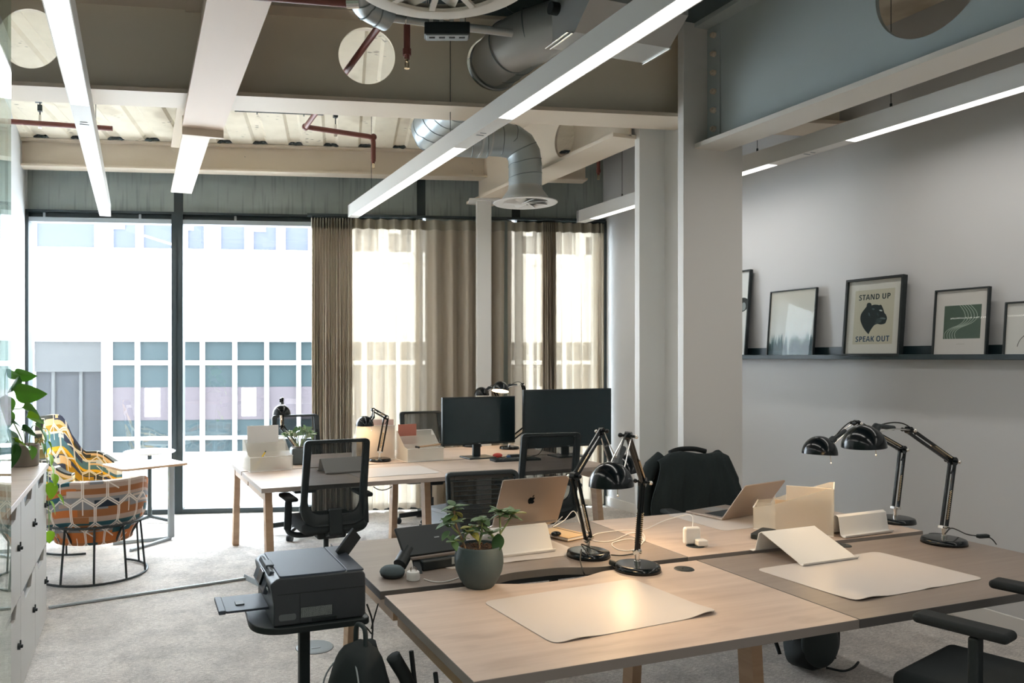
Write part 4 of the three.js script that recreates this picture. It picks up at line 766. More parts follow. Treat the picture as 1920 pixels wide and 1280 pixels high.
// ---------- chargers, cables, small things on the near bench ----------
{
  const c = thing('charger', 'white square laptop charger standing on the round power module', 'charger', 2.40, .7335, -2.90, -.2); M('brick', rb(.08, .08, .03, .012, 0, .042, 0, 4), m.cable, c); M('plug', rb(.05, .03, .045, .008, .03, .015, .03, 3), m.cable, c);
  const w = thing('charging_cable', 'thin white cable looping from the charger to the raised laptop', 'cable'), p = (u, v, h = .733) => atH(u, v, h);
  M('wire', tube([V(2.41, .81, -2.905), p(1298, 968, .80), p(1285, 965, .785), p(1245, 976, .745), p(1208, 992), p(1165, 994), p(1120, 1000), p(1108, 1010), p(1125, 1015), p(1150, 1013), p(1180, 1000), p(1205, 1000), p(1207, 1015), p(1180, 1010), p(1148, 1018), p(1160, 1030), p(1188, 1030), p(1207, 1012), p(1190, 998), p(1165, 1006)], .0022, 260, 6), m.cable, w);
  M('wire', tube([p(1105, 1000), p(1090, 985, .74), p(1076, 958, .80), p(1058, 975, .78), p(1036, 987, .79), V(1.87, .85, -3.16)], .0022, 80, 6), m.cable, w);
  const n = thing('notebook', 'small kraft notebook with black elastic, beside the raised laptop', 'notebook', 1.93, DK + .003, -3.265, .3); M('pages', rspan(-.068, .068, .002, .013, -.098, .098, .002), m.paper, n); M('cover', [rspan(-.07, .07, .013, .016, -.1, .1, .001), rspan(-.07, .07, 0, .002, -.1, .1, .001)], std([.52, .36, .19], .8), n); M('elastic', span(.045, .05, -.0005, .0168, -.1005, .1005), m.black, n);
  const e = M('earbud_case', new THREE.SphereGeometry(1, 20, 12).scale(.026, .012, .018), m.blackGloss); e.position.set(1.865, .759, -3.21); tag(e, 'small glossy black oval resting on the kraft notebook', 'case');
  const s = thing('smart_speaker', 'round grey fabric smart speaker at the corner of the taupe rear desk', 'speaker', .945, DK, -2.90); M('fabric_top', lathe([[0, .044], [.02, .0435], [.036, .039], [.047, .03], [.0505, .021], [.049, .016]], 48), std([.075, .10, .108], .95, { bumpMap: T.weave, bumpScale: .0006 }), s); M('rubber_base', lathe([[.049, .016], [.046, .007], [.036, 0], [0, 0]], 48), std([.04, .052, .056], .8), s);
  const a = thing('travel_adapter', 'white round plug adapter with metal pins up, next to the smart speaker', 'adapter', 1.008, DK, -2.83, .3); M('body', lathe([[0, 0], [.024, 0], [.026, .003], [.026, .024], [.0245, .026], [.0245, .032], [.022, .034], [0, .034]], 40), m.cable, a); for (const [x, z, h] of [[-.012, .002, .018], [.010, -.006, .016], [.008, .009, .015]]) M('pin', rb(.006, h, .003, .001, x, .034 + h / 2, z), m.chrome, a);
  const k = M('adapter_cable', tube([p(795, 1085), p(812, 1090), p(835, 1090), p(860, 1083)], .0022, 40, 6), m.cable); tag(k, 'short white cable running from the adapter behind the succulent pot', 'cable');
  // tablet terminal
  const t = thing('tablet_terminal', 'dark tablet terminal leaning back on its stand, behind the succulent', 'tablet', 1.165, DK, -2.985, .14);
  const pan = new THREE.Group(); pan.name = 'tablet'; t.add(pan); pan.position.set(0, .055, .01); pan.rotation.x = -.75;
  M('back_shell', rspan(-.155, .155, 0, .135, -.006, .008, .005), m.black, pan); M('glass_face', rspan(-.15, .15, .004, .131, -.008, -.005, .001), m.blackGloss, pan); M('badge', rb(.024, .005, .001, .0004, .02, .07, .0085), m.frameGrey, pan);
  M('tray_lip', rspan(-.13, .155, .045, .056, .012, .03, .003), std([.20, .17, .15], .5), t); M('hinge_barrel', rod(V(-.175, .03, .012), V(-.115, .075, -.03), .028, 24), m.black, t);
  M('foot', [rspan(-.09, .15, 0, .042, -.03, .05, .008)], m.black, t); M('socket_plate', rb(.06, .03, .003, .002, .075, .028, .0505), m.frameGrey, t); M('side_strut', bar(V(-.12, .0, .07), V(-.10, .05, .0), .03, .01), m.black, t);
  // cables at the left end of the bench
  const h = thing('hanging_cable', 'black cables hanging over the left end of the near bench', 'cable');
  M('cable', [sweep(bez([V(.80, .68, -2.76), V(.815, .62, -2.74), V(.80, .55, -2.69), V(.80, .42, -2.62), V(.74, .20, -2.56), V(.74, .01, -2.55)], 40), .0035, 6), sweep(bez([V(.832, .69, -2.72), V(.82, .64, -2.73), V(.805, .60, -2.72)], 16), .003, 6), sweep(bez([V(.765, .62, -2.74), V(.785, .615, -2.73), V(.803, .585, -2.71)], 16), .003, 6)], m.blackCable, h);
}
// ---------- picture ledge ----------
{
  const l = thing('picture_ledge', 'long dark picture ledge fixed along the right wall', 'shelf', RW, 0, 0), dk = std([.012, .03, .036], .45);
  M('shelf_board', rspan(-.115, 0, 1.588, 1.604, -5.7, 2.2, .002), dk, l); M('front_lip', rspan(-.118, -.104, 1.583, 1.616, -5.7, 2.2, .002), dk, l); M('back_board', rspan(-.014, 0, 1.588, 1.672, -5.7, 2.2, .002), dk, l);
  const pic = (label, zl, zr, h, fw, fd, art, mat, group) => {         // leaning frame, face towards -x
    const w = zr - zl, t = thing('framed_print', label, 'picture', RW - .082, 1.604, (zl + zr) / 2, 0), p = new THREE.Group(); p.rotation.z = -.085; p.rotation.order = 'ZYX';
    const b = p.rotation.z, R = g => g.rotateY(-Math.PI / 2).rotateZ(b);
    for (const [x0, x1, y0, y1] of [[-w / 2, w / 2, 0, fw], [-w / 2, w / 2, h - fw, h], [-w / 2, -w / 2 + fw, fw, h - fw], [w / 2 - fw, w / 2, fw, h - fw]]) M('frame_bar', R(rspan(x0, x1, y0, y1, 0, fd, .0015)), m.black, t);
    M('backing', R(span(-w / 2 + .004, w / 2 - .004, .004, h - .004, -.002, .004)), m.black, t);
    const pw = w - 2 * fw, ph = h - 2 * fw, g = new THREE.PlaneGeometry(pw, ph); 
    M('print', R(new THREE.BoxGeometry(pw, ph, .002).translate(0, h / 2, fd * .5)), art, t);
    M('glazing', R(span(-w / 2 + fw, w / 2 - fw, fw, h - fw, fd * .5 + .003, fd * .5 + .0045)), m.pictureGlass, t); return t;
  };
  const print = (w, h, f) => { const mt = std([1, 1, 1], .7, { map: canvasTex(w, h, f) }); return mt; };
  const paper = '#d9d5d0';
  pic('tall black-framed abstract print, half hidden by the wide column', -5.50, -4.965, .715, .012, .03, print(350, 490, (c, w, h) => { c.fillStyle = '#dedcdc'; c.fillRect(0, 0, w, h); c.fillStyle = '#1c2528'; c.beginPath(); c.ellipse(w * .86, h * .40, w * .16, h * .085, -.2, 0, 7); c.fill(); c.fillStyle = '#8f9698'; c.beginPath(); c.ellipse(w * .9, h * .42, w * .05, h * .05, 0, 0, 7); c.fill(); c.fillStyle = '#1c2528'; c.beginPath(); c.ellipse(w * .5, h * .62, w * .2, h * .1, .6, 0, 7); c.fill(); }));
  pic('thin black frame with a pale print of misty conifers along its bottom', -4.745, -4.30, .512, .009, .022, print(420, 512, (c, w, h) => {
    const g = c.createLinearGradient(0, 0, 0, h); g.addColorStop(0, '#cfc8be'); g.addColorStop(.6, '#cdccca'); g.addColorStop(1, '#aeb7ba'); c.fillStyle = g; c.fillRect(0, 0, w, h); seed = 411;
    for (let L = 0; L < 4; L++) for (let i = 0; i < 46; i++) { const x = rnd() * w, b = h * (.86 + L * .045) - (x / w) * h * .06, t = 34 + rnd() * 62; c.fillStyle = `rgba(${62 - L * 9},${84 - L * 9},${90 - L * 9},${.25 + L * .17})`; for (let k = 0; k < 6; k++) { const y = b - t + k * t / 6, q = 3 + k * 2.6; c.beginPath(); c.moveTo(x, y - 8); c.lineTo(x - q, y + t / 5); c.lineTo(x + q, y + t / 5); c.fill(); } c.fillRect(x - 6, b, 12, h - b); }
    c.fillStyle = 'rgba(70,92,98,.45)'; c.fillRect(0, h * .93, w, h * .07);
  }));
  pic('thick black frame with the big cat poster reading STAND UP SPEAK OUT', -4.035, -3.60, .535, .016, .04, print(620, 800, (c, w, h) => {
    c.fillStyle = '#d6d2cd'; c.fillRect(0, 0, w, h); c.fillStyle = '#c2bcab'; c.fillRect(w * .13, h * .13, w * .74, h * .74); c.fillStyle = '#15272f'; c.textAlign = 'center';
    c.font = 'bold 82px sans-serif'; c.fillText('STAND UP', w / 2, h * .265, w * .60); c.fillStyle = '#24405c'; c.fillText('SPEAK OUT', w / 2, h * .835, w * .64);
    c.fillStyle = '#8f8b82'; c.font = '13px sans-serif'; c.fillText('· · · · · · ·', w / 2, h * .87);
    const P = (pts, f) => { c.fillStyle = f; c.beginPath(); pts.forEach((p, i) => { const x = w * p[0], y = h * p[1]; if (!i) c.moveTo(x, y); else if (p.length > 2) c.quadraticCurveTo(x, y, w * p[2], h * p[3]); else c.lineTo(x, y); }); c.closePath(); c.fill(); };
    P([[.36, .355], [.355, .30, .41, .305], [.45, .31, .455, .345], [.52, .325, .60, .35], [.63, .33, .65, .365], [.68, .40, .70, .455], [.76, .50, .755, .54], [.74, .575, .73, .595], [.66, .62, .60, .60], [.53, .60, .50, .64], [.46, .68, .43, .735], [.33, .67, .28, .585], [.22, .49, .29, .42]], '#17262b');
    P([[.60, .415], [.64, .40, .665, .43], [.63, .44, .60, .415]], '#b9bdb8'); P([[.46, .39], [.50, .375, .52, .40], [.49, .42, .46, .39]], '#4b5c60'); P([[.62, .52], [.70, .505, .735, .535], [.70, .555, .62, .52]], '#5a696b'); P([[.40, .44], [.43, .43, .44, .49], [.40, .5, .40, .44]], '#3f5054'); P([[.56, .45], [.585, .44, .60, .49], [.57, .5, .56, .45]], '#2f4146');
    c.strokeStyle = '#7c8a8b'; c.lineWidth = 2; for (let k = 0; k < 4; k++) { c.beginPath(); c.moveTo(w * .66, h * (.53 + k * .012)); c.lineTo(w * (.56 - k * .01), h * (.535 + k * .022)); c.stroke(); }
  }));
  pic('black frame with a white mount around a green square of pale contour lines', -3.395, -3.065, .412, .010, .024, print(440, 560, (c, w, h) => {
    c.fillStyle = '#cdc6c3'; c.fillRect(0, 0, w, h); c.fillStyle = '#46594c'; c.fillRect(w * .17, h * .235, w * .72, h * .52); c.save(); c.beginPath(); c.rect(w * .17, h * .235, w * .72, h * .52); c.clip(); c.strokeStyle = '#aebaae'; c.lineWidth = 4;
    for (let k = 0; k < 5; k++) { const d = k * 22; c.beginPath(); c.moveTo(w * .45 + d, h * .22); c.bezierCurveTo(w * .62 + d * 1.2, h * .36, w * .66 + d * 1.25, h * .48, w * .42 + d * .8, h * .56); c.bezierCurveTo(w * .15 + d, h * .62, w * .18 + d, h * .7, w * .22 + d * 1.1, h * .78); c.stroke(); }
    c.restore(); c.fillStyle = '#9a948f'; c.fillRect(w * .44, h * .835, w * .16, 3);
  }));
  pic('small black-framed sketch cut off by the right edge of the picture', -2.975, -2.70, .31, .010, .022, print(300, 340, (c, w, h) => { c.fillStyle = '#d3cecb'; c.fillRect(0, 0, w, h); c.strokeStyle = '#6d6a68'; c.lineWidth = 5; c.beginPath(); c.moveTo(w * .25, h * .85); c.bezierCurveTo(w * .3, h * .6, w * .45, h * .7, w * .5, h * .4); c.stroke(); c.beginPath(); c.ellipse(w * .55, h * .4, w * .16, h * .16, 0, 0, 7); c.stroke(); }));
}
// ---------- monitors and things on the far bench ----------
{
  const mon = (label, x, z, turn, w, h, y0, base) => {
    const t = thing('monitor', label, 'monitor', x, DK, z, turn);
    M('back_shell', ext(shapeOf([[-w / 2 + .05, y0 + .05], [w / 2 - .05, y0 + .05], [w / 2 - .05, y0 + h - .05], [-w / 2 + .05, y0 + h - .05]], .02), .03).translate(0, 0, -.045), m.black, t); M('bezel', rspan(-w / 2, w / 2, y0, y0 + h, -.018, .012, .004), m.black, t);
    M('screen', rspan(-w / 2 + .009, w / 2 - .009, y0 + .018, y0 + h - .009, .010, .0135, .001), phys([.010, .022, .026], .16), t); M('badge', rspan(-.012, .012, y0 + .006, y0 + .011, .011, .0128, .0005), m.alu, t);
    M('stand_neck', bar(V(0, .01, -.05), V(0, y0 + h * .45, -.045), .07, .03, 0, .006), m.frameDark, t); M('stand_foot', rb(base, .012, .20, .005, 0, .006, -.02), m.frameDark, t); return t;
  };
  mon('dark monitor on the left of the pair, its foot and neck in view', 2.755, -6.045, .06, .705, .41, .118, .26);
  mon('larger dark monitor on the right of the pair, behind the mesh chair', 3.53, -5.87, .04, .90, .505, .085, .28);
  const k = thing('keyboard', 'black keyboard lying in front of the left monitor', 'keyboard', 2.98, DK, -5.80, -.04); M('tray', ext(shapeOf([[-.21, -.065], [.21, -.065], [.21, .065], [-.21, .065]], .01), .014, .002).rotateX(-Math.PI / 2), m.black, k);
  for (let r = 0; r < 5; r++) for (let c = 0; c < 14; c++) M('key', rb(.0235, .006, .0185, .002, -.188 + c * .0289, .017, -.046 + r * .0228, 1), m.frameDark, k);
  const r = M('mouse', new THREE.SphereGeometry(1, 20, 12).scale(.045, .022, .032)); r.material = std([.50, .05, .04], .4); r.position.set(2.92, DK + .018, -6.02); tag(r, 'small red mouse behind the keyboard under the left monitor', 'mouse');
  const h = thing('cable_hub', 'tangle of dark cables round a small hub behind the keyboard', 'cable', 3.06, DK, -5.98); M('hub', rb(.11, .025, .05, .006, 0, .0135, 0), m.frameDark, h); M('cable', tube([[-.05, .01, .0], [-.16, .008, .03], [-.20, .006, .10], [-.06, .006, .12], [.10, .006, .07], [.22, .03, .05], [.30, .12, .0]], .0035, 80, 6), m.blackCable, h); M('plug', rb(.03, .02, .03, .005, -.07, .013, .03), std([.05, .14, .30], .5), h);
  const b = thing('storage_box', 'pale grey lidded box on the floor under the far bench', 'box', 2.62, 0, -6.25, .3); M('box_body', rb(.38, .26, .30, .015, 0, .13, 0), std([.50, .54, .57], .6), b); M('lid', rb(.40, .03, .32, .01, 0, .272, 0), std([.56, .60, .63], .6), b);
  const c = M('dangling_cable', sweep(bez([atH(700, 912, .70), atH(716, 925, .655), atH(735, 912, .70)], 16), .0035, 6), m.blackCable); tag(c, 'black cable sagging under the front edge of the far bench', 'cable');
}
// ---------- printer on its stand ----------
{
  const s = thing('printer_stand', 'black pedestal with a rounded tray carrying the printer', 'printer stand', .58, 0, -2.84), P = std([.030, .036, .042], .4);
  M('tray', ext(shapeOf([[-.22, -.20, .14], [.20, -.20, .03], [.20, .20, .03], [-.20, .20, .10]]), .016, .004).rotateX(-Math.PI / 2).translate(0, .650, 0), m.black, s);
  M('column', rspan(-.02, .02, .015, .65, -.02, .02, .006), m.black, s); M('foot_plate', ext(shapeOf([[-.2, -.2], [.2, -.2], [.2, .2], [-.2, .2]], .05), .014, .003).rotateX(-Math.PI / 2), m.black, s); M('bracket', rb(.14, .02, .14, .005, 0, .64, 0), m.black, s);
  // body: front faces -x, profile in x-y swept along z
  const t = thing('printer', 'dark grey inkjet printer with output tray open, beside the near bench', 'printer', .43, .672, -2.84), zA = -.185, zB = .185, gp = std([.034, .042, .050], .42), top = phys([.055, .068, .088], .5, { specularIntensity: .5 }), lid = phys([.06, .078, .105], .5, { specularIntensity: .5 });
  const prof = shapeOf([[.012, 0, .004], [.335, 0, .02], [.335, .165, .025], [.02, .165, .012], [-.005, .145, .01], [.008, .075, .004], [.008, .0, 0]]);
  M('case', ext(prof, zB - zA - .01, .005).translate(0, 0, zA + .005), gp, t);
  M('scanner_lid', ext(shapeOf([[.03, zA + .006], [.265, zA + .006], [.265, zB - .006], [.03, zB - .006]], .012), .006, .002).rotateX(-Math.PI / 2).translate(0, .162, 0), lid, t);
  M('rear_cover', rspan(.268, .33, .163, .170, zA + .006, zB - .006, .003), top, t);
  M('control_panel', bar(V(-.010, .09, -.02), V(.018, .168, -.02), .24, .016, Math.PI / 2, .004), top, t); M('panel_screen', bar(V(-.014, .105, .0), V(.002, .15, .0), .07, .016, Math.PI / 2, .002), m.blackGloss, t);
  M('lid_grip', rspan(.005, .035, .160, .174, -.05, .03, .004), top, t);
  for (let k = 0; k < 4; k++) M('button', rb(.004, .008, .012, .002, -.004, .115, .075 + k * .018), m.frameGrey, t);
  const o = M('output_tray', ext(shapeOf([[-.14, -.075], [.02, -.075], [.02, .10], [-.14, .10]], .008), .006, .001).rotateX(-Math.PI / 2).translate(0, .030, 0), top, t); M('tray_end', rspan(-.165, -.14, .026, .040, -.10, .075, .004), top, o); M('paper_stop', rspan(-.10, -.07, .037, .041, -.02, .02, .001), m.black, o);
  M('side_seam', span(.02, .33, .108, .1095, zB + .0001, zB + .0012), m.black, t); M('side_panel_seam', span(.098, .0992, .005, .108, zB + .0001, zB + .0012), m.black, t);
  M('side_grip', rspan(.14, .23, .006, .018, zB - .004, zB + .002, .002), m.black, t); M('badge', ext(shapeOf([[.025, .018], [.085, .018], [.085, .04], [.025, .04]], .009), .001).translate(0, 0, zB + .0003), std([.11, .13, .14], .4), t);
  const lab = std([1, 1, 1], .6, { map: canvasTex(512, 160, (c, w, h) => { c.fillStyle = '#18242a'; c.fillRect(0, 0, w, h); seed = 77; c.fillStyle = '#9aa3a2'; for (let y = 8; y < h - 8; y += 11) { let x = 8; while (x < w - 16) { const l = 5 + rnd() * 18; c.fillRect(x, y, Math.min(l, w - 12 - x), 7); x += l + 3 + rnd() * 4; } } }) });
  M('rating_label', span(.10, .215, .022, .058, zB + .0005, zB + .0012), lab, t);
  const ps = M('paper_support', bar(V(.30, .160, -.06), V(.372, .242, -.075), .085, .010, .78, .003), top, t); M('support_edge', bar(V(.302, .158, -.055), V(.374, .240, -.070), .09, .004, .78, .001), m.black, ps);
}
// ---------- bags ----------
{
  const nylon = std([.010, .017, .019], .75), nylon2 = std([.02, .033, .036], .6);
  const bag = (label, x, z, turn, s, lean, wd) => {
    const t = thing('backpack', label, 'backpack', x, 0, z, turn);
    const body = grid(40, 28, (u, v) => { const a = u * 2 * Math.PI, c = Math.cos(a), q = Math.sin(a), n = 3.2, r = 1 / Math.pow(Math.abs(c) ** n + Math.abs(q) ** n, 1 / n), p = Math.sin(Math.min(1, v * 1.0) * Math.PI), k = Math.pow(Math.max(0, 1 - Math.abs(2 * v - 1) ** 4), .5) * (1 - .22 * v) + .001; return [c * r * wd * k * s + lean * v * s, v * .52 * s + .012 * Math.sin(a * 3 + v * 9) * k, q * r * wd * .8 * k * s + .008 * Math.sin(a * 5 + v * 14) * k]; });
    M('main_pack', body, nylon, t);
    M('front_pocket', new THREE.SphereGeometry(1, 28, 18).scale(wd * .75 * s, .15 * s, wd * .3 * s).translate(lean * .3 * s, .19 * s, .10 * s), nylon2, t);
    M('haul_loop', sweep(bez([V(lean * s - .03, .50 * s, 0), V(lean * s - .02, .55 * s, 0), V(lean * s + .02, .55 * s, 0), V(lean * s + .03, .50 * s, 0)], 14), .008, 8), nylon2, t);
    M('zipper', sweep(bez([V(-wd * .85 * s, .2 * s, wd * .55 * s), V(-wd * .75 * s + lean * .8 * s, .42 * s, wd * .5 * s), V(lean * s, .49 * s, wd * .3 * s), V(wd * .75 * s + lean * .8 * s, .42 * s, wd * .5 * s), V(wd * .85 * s, .2 * s, wd * .55 * s)], 30), .003, 6), m.frameGrey, t);
    for (const q of [-1, 1]) M('shoulder_strap', sweep(bez([V(q * .05 * s + lean * s, .48 * s, -.06 * s), V(q * wd * .7 * s + lean * .9 * s, .40 * s, -wd * .95 * s), V(q * wd * .8 * s, .2 * s, -wd * 1.05 * s), V(q * wd * .75 * s, .05 * s, -wd * .6 * s)], 24), f => .018 * s - .006 * f, 8), nylon, t);
    return t;
  };
  bag('tall black backpack standing against the left end of the near bench', .665, -2.42, -1.25, 1.33, .02, .10);
  const b2 = bag('dark backpack slumped on the carpet beneath the right front desk', 3.22, -3.02, -.3, .86, .10, .15);
  M('loose_strap', sweep(bez([V(.08, .02, .05), V(.16, .006, .06), V(.24, .005, .02), V(.30, .012, -.03)], 16), .006, 6), nylon, b2); M('loose_strap', sweep(bez([V(.06, .05, -.06), V(.14, .02, -.09), V(.22, .008, -.10)], 12), .006, 6), nylon, b2);
  const w = thing('folded_tripod', 'two thin black rods of a folded stand beside the bench end', 'stand', .93, 0, -2.32); M('rod_leg', rod(V(-.03, 0, -.02), V(-.075, .62, -.10), .008, 10), m.black, w); M('rod_leg', rod(V(.03, 0, .04), V(-.02, .57, -.02), .008, 10), m.black, w); M('collar', rb(.07, .03, .05, .008, -.005, .18, 0), m.black, w);
}
// ---------- plants ----------
function leafGeo(L, W, fold, droop, tip = .5) {        // thick leaf from the origin along +y, face +z
  const g = grid(6, 10, (u, v) => { const s = u * 2 - 1, w = W * Math.pow(Math.sin(Math.PI * Math.min(1, Math.pow(v, tip) * .97 + .015)), .85); return [s * w, L * v, fold * Math.abs(s) * w - droop * v * v * L]; });
  return thicken(g, Math.min(.004, W * .12));
}
function heartGeo(L, W) {
  const g = grid(10, 12, (u, v) => { const s = u * 2 - 1, w = W * (v < .3 ? Math.sqrt(Math.max(0, 1 - ((v - .3) / .3) ** 2)) * .999 + .001 : Math.pow(Math.cos((v - .3) / .7 * Math.PI / 2), .85) + .002); return [s * w, L * (v - .12 * (1 - Math.abs(s)) * -1 * (v < .3 ? -(1 - v / .3) : 0)), .22 * Math.abs(s) * w - .25 * v * v * L]; });
  return thicken(g, .0012);
}
function place(mesh, p, d, roll) { const q = new THREE.Quaternion().setFromUnitVectors(V(0, 1, 0), d.clone().normalize()); mesh.quaternion.copy(q).multiply(new THREE.Quaternion().setFromAxisAngle(V(0, 1, 0), roll)); mesh.position.copy(p); }
const leafMat = (c, r = .45) => phys(c, r, { transmission: .25, thickness: 0, ior: 1.3, side: THREE.DoubleSide });
{
  const t = thing('potted_succulent', 'jade-like succulent in a round slate grey pot on the front wood desk', 'potted plant', 1.215, DK, -2.667);
  const pot = std([.055, .082, .088], .5, { bumpMap: T.weave, bumpScale: .0002 });
  M('pot', lathe([[0, 0], [.052, 0], [.058, .006], [.074, .03], [.088, .062], [.0935, .092], [.092, .12], [.085, .15], [.0835, .156], [.080, .157], [.078, .152], [.080, .13], [0, .128]], 64), pot, t);
  const soil = new THREE.CylinderGeometry(.079, .079, .02, 40, 3), sp = soil.attributes.position; for (let i = 0; i < sp.count; i++) if (sp.getY(i) > 0) sp.setY(i, sp.getY(i) + .006 * noise3(sp.getX(i) * 90, 3, sp.getZ(i) * 90)); soil.computeVertexNormals();
  const s0 = M('soil', soil.translate(0, .133, 0), std([.05, .032, .022], 1), t); const chips = []; for (let i = 0; i < 60; i++) { const a = rr(0, 6.28), r = .074 * Math.sqrt(rnd()); chips.push(new THREE.IcosahedronGeometry(rr(.003, .007), 0).scale(1, .7, 1.2).translate(Math.cos(a) * r, .145 + rr(0, .003), Math.sin(a) * r)); } const ch = M('bark_chips', chips, std([.11, .06, .035], 1), s0); ch.userData.kind = 'stuff';
  const greens = [[.10, .20, .075], [.14, .26, .12], [.075, .16, .06], [.20, .29, .16]].map(c => leafMat(c)), yel = leafMat([.34, .34, .08]), brown = std([.25, .17, .10], .7), gst = std([.17, .23, .09], .6);
  const leaves = [leafGeo(.062, .0165, .15, .18, .8), leafGeo(.052, .0155, .12, .25, .8), leafGeo(.040, .013, .1, .1, .8)];
  const px = (u, v, dz = 0) => { const p = onPlane(u, v, [1.2, -2.667 + dz], [1, 0]); return V(p.x - 1.215, p.y - DK, p.z + 2.667); };
  const stems = [[[877, 1046], [868, 1015], [855, 985], [852, 965], [850, 948]], [[868, 1015], [874, 1002], [880, 996]], [[899, 1042], [898, 1020], [890, 1000], [884, 985]], [[898, 1020], [903, 1000], [903, 980], [902, 970]], [[932, 1040], [938, 1018], [938, 995], [937, 970], [936, 955]], [[938, 1000], [948, 985], [956, 972], [960, 962]], [[936, 1025], [926, 1008], [918, 998]], [[860, 1000], [850, 990], [842, 978]], [[868, 1015], [858, 1012], [851, 1012]]];
  stems.forEach((s, i) => {
    const dz = [-.01, .02, 0, -.03, .01, .03, .03, .02, .03][i], P = s.map(([u, v], k) => px(u, v, dz * k / s.length)); M('stem', tube(P, i % 3 === 0 ? .0048 : .0036, 20, 8), i === 0 || i === 2 ? brown : gst, t);
    const tip = P[P.length - 1], n = [14, 7, 8, 11, 15, 12, 7, 8, 5][i];
    for (let k = 0; k < n; k++) {
      const a = k * 2.4 + i, e = rr(-.55, .75), d = V(Math.cos(a) * Math.cos(e), Math.sin(e), Math.sin(a) * Math.cos(e)); const mt = rnd() < .07 ? yel : greens[Math.floor(rnd() * 4)];
      const l = M('leaf', leaves[Math.floor(rnd() * 3)], mt, t); place(l, tip.clone().add(V(0, -rr(0, .035) * (k > 4 ? 1 : .2), 0)), d, Math.atan2(d.x, d.z)); const up = V(0, 0, 1).applyQuaternion(l.quaternion); if (up.y < 0) l.quaternion.multiply(new THREE.Quaternion().setFromAxisAngle(V(0, 1, 0), Math.PI)); l.scale.setScalar(rr(.8, 1.12));
    }
  });
  const hang = M('leaf', leaves[0], greens[2], t); place(hang, px(934, 1000, .03), V(-.2, -.9, .35), 0); hang.scale.set(1.7, 1.25, 1);
  const f = thing('potted_plant', 'small variegated plant in a dark square pot beside the pencil box on the far bench', 'potted plant', 1.225, DK, -6.21);
  M('pot', [rb(.13, .14, .13, .02, 0, .07, 0)], std([.065, .085, .085], .5), f); M('soil', cyl(.055, .006, 0, .137, 0, 20), std([.05, .035, .025], 1), f);
  const vg = [leafMat([.20, .31, .17]), leafMat([.40, .46, .33]), leafMat([.12, .23, .10])], lg = leafGeo(.06, .02, .2, .3);
  [[-.09, .24, 0], [-.06, .27, .03], [.0, .29, -.02], [.05, .28, .03], [.08, .26, -.03], [-.03, .25, .05], [.10, .24, .02]].forEach((p, i) => { M('stem', sweep(bez([V(p[0] * .2, .14, p[2] * .2), V(p[0] * .5, .21, p[2] * .5), V(...p)]), .003, 6), gst, f); for (let k = 0; k < 7; k++) { const a = k * .9 + i, e = rr(-.5, .5), l = M('leaf', lg, vg[Math.floor(rnd() * 3)], f); place(l, V(...p), V(Math.cos(a) * Math.cos(e), Math.sin(e), Math.sin(a) * Math.cos(e)), rr(0, 6)); l.scale.setScalar(rr(.7, 1.05)); } });
}
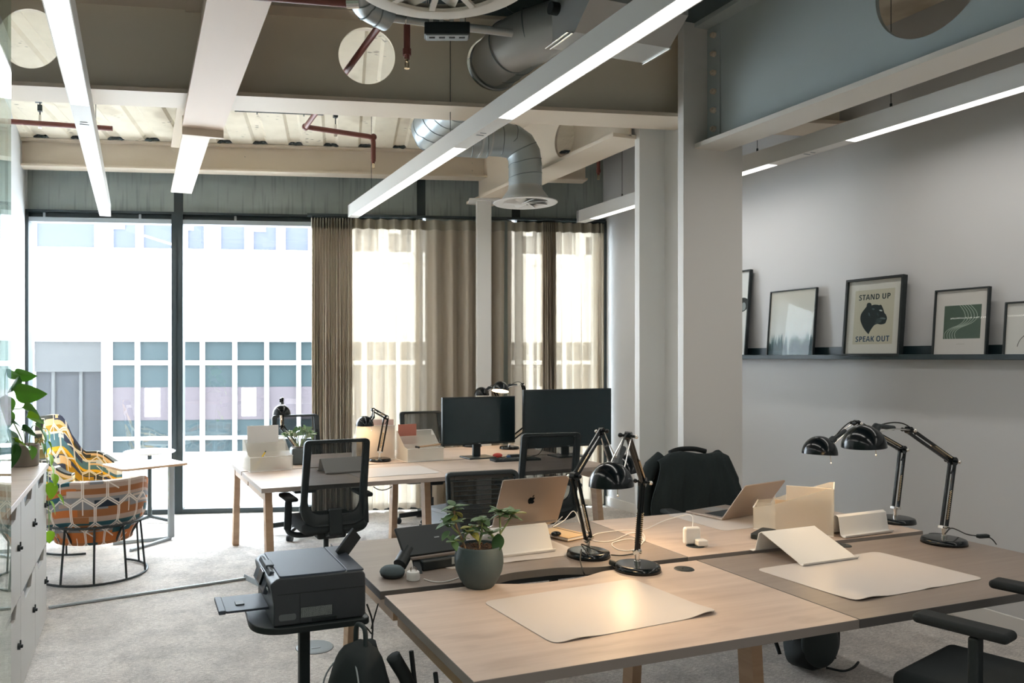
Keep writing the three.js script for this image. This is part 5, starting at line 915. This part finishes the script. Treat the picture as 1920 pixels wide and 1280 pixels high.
{ // pothos on the lockers
  const X0 = -.625, Z0 = -5.11, t = thing('potted_pothos', 'trailing pothos in a taupe pot on the wooden locker top, vines hanging down', 'potted plant', X0, .955, Z0);
  M('pot', lathe([[0, 0], [.07, 0], [.074, .004], [.078, .125], [.075, .128], [.071, .124], [.069, .11], [0, .108]], 48), std([.27, .225, .19], .8), t); M('soil', cyl(.068, .006, 0, .106, 0, 24), std([.05, .035, .025], 1), t);
  const dark = leafMat([.045, .16, .035]), mid = leafMat([.13, .34, .04]), bright = leafMat([.33, .60, .03]), hg = heartGeo(1, .42), st = std([.20, .30, .08], .6);
  const L = (u, v, z) => { const p = onPlane(u, v, [0, z], [1, 0]); return V(p.x - X0, p.y - .955, p.z - Z0); };
  // u, v, depth, size, direction (x, y, z), tone
  const LV = [[12, 694, -5.1, .10, [.7, -.5, .3], 1], [28, 698, -5.08, .12, [.85, -.3, .3], 1], [36, 706, -5.06, .11, [-.3, -.9, .3], 0], [28, 731, -5.05, .17, [.95, -.28, .25], 1], [10, 742, -5.05, .13, [.2, -.9, .3], 1], [12, 768, -5.05, .11, [.3, -.8, .4], 1], [44, 765, -5.0, .17, [.8, -.35, .45], 1], [52, 782, -4.98, .12, [.9, -.1, .45], 2], [20, 792, -5.02, .12, [.6, -.1, .5], 0], [16, 805, -5.0, .15, [.4, -.8, .4], 0], [14, 830, -4.98, .16, [.1, -.9, .3], 0], [42, 806, -5.0, .14, [.8, -.2, .5], 0], [66, 795, -5.0, .10, [.7, -.6, .4], 1], [76, 802, -4.98, .10, [.5, -.8, .4], 1], [88, 804, -5.0, .07, [.4, -.9, .3], 2], [90, 828, -5.0, .075, [.5, -.8, .3], 2], [30, 828, -4.96, .12, [.75, -.15, .6], 2], [58, 836, -4.94, .08, [.3, -.9, .4], 1], [90, 850, -5.12, .08, [.4, -.7, .4], 2], [92, 868, -5.15, .08, [.5, -.7, .4], 2], [100, 888, -5.18, .075, [.3, -.8, .4], 2], [94, 905, -5.2, .10, [.2, -.9, .4], 2], [108, 928, -5.22, .08, [.6, -.6, .3], 2], [94, 940, -5.24, .09, [.5, -.7, .3], 2], [96, 958, -5.25, .07, [-.2, -.9, .3], 1], [92, 995, -5.26, .075, [.1, -.9, .3], 2], [78, 830, -5.02, .07, [.4, -.8, .4], 1]];
  for (const [u, v, z, s, d, tone] of LV) { const p = L(u, v, z), l = M('leaf', hg, [dark, mid, bright][tone], t); place(l, p, V(...d), Math.atan2(.3, 1)); const n = V(0, 0, 1).applyQuaternion(l.quaternion); if (n.z + n.y < 0) l.quaternion.multiply(new THREE.Quaternion().setFromAxisAngle(V(0, 1, 0), Math.PI)); l.scale.setScalar(s); }
  const vine = (pts) => M('vine', tube(pts, .0026, 40, 6), st, t);
  vine([V(0, .11, 0), L(30, 800, -5.03), L(10, 770, -5.05), L(9, 730, -5.06), L(12, 694, -5.1), L(28, 698, -5.08)]); vine([V(0, .11, 0), L(20, 775, -5.03), L(42, 765, -5.0)]); vine([V(.02, .11, .02), L(60, 800, -5), L(76, 802, -4.98), L(88, 804, -5)]);
  vine([V(.04, .11, 0), L(78, 822, -5.02), L(86, 835, -5.06), L(88, 860, -5.13), L(90, 900, -5.24), L(91, 950, -5.26), L(92, 995, -5.26)]); vine([V(-.02, .11, .02), L(25, 820, -4.98), L(14, 830, -4.98)]); vine([V(0, .11, 0), L(45, 810, -4.98), L(42, 806, -5.0)]);
}
scene.updateMatrixWorld(true);
renderer.render(scene, camera);
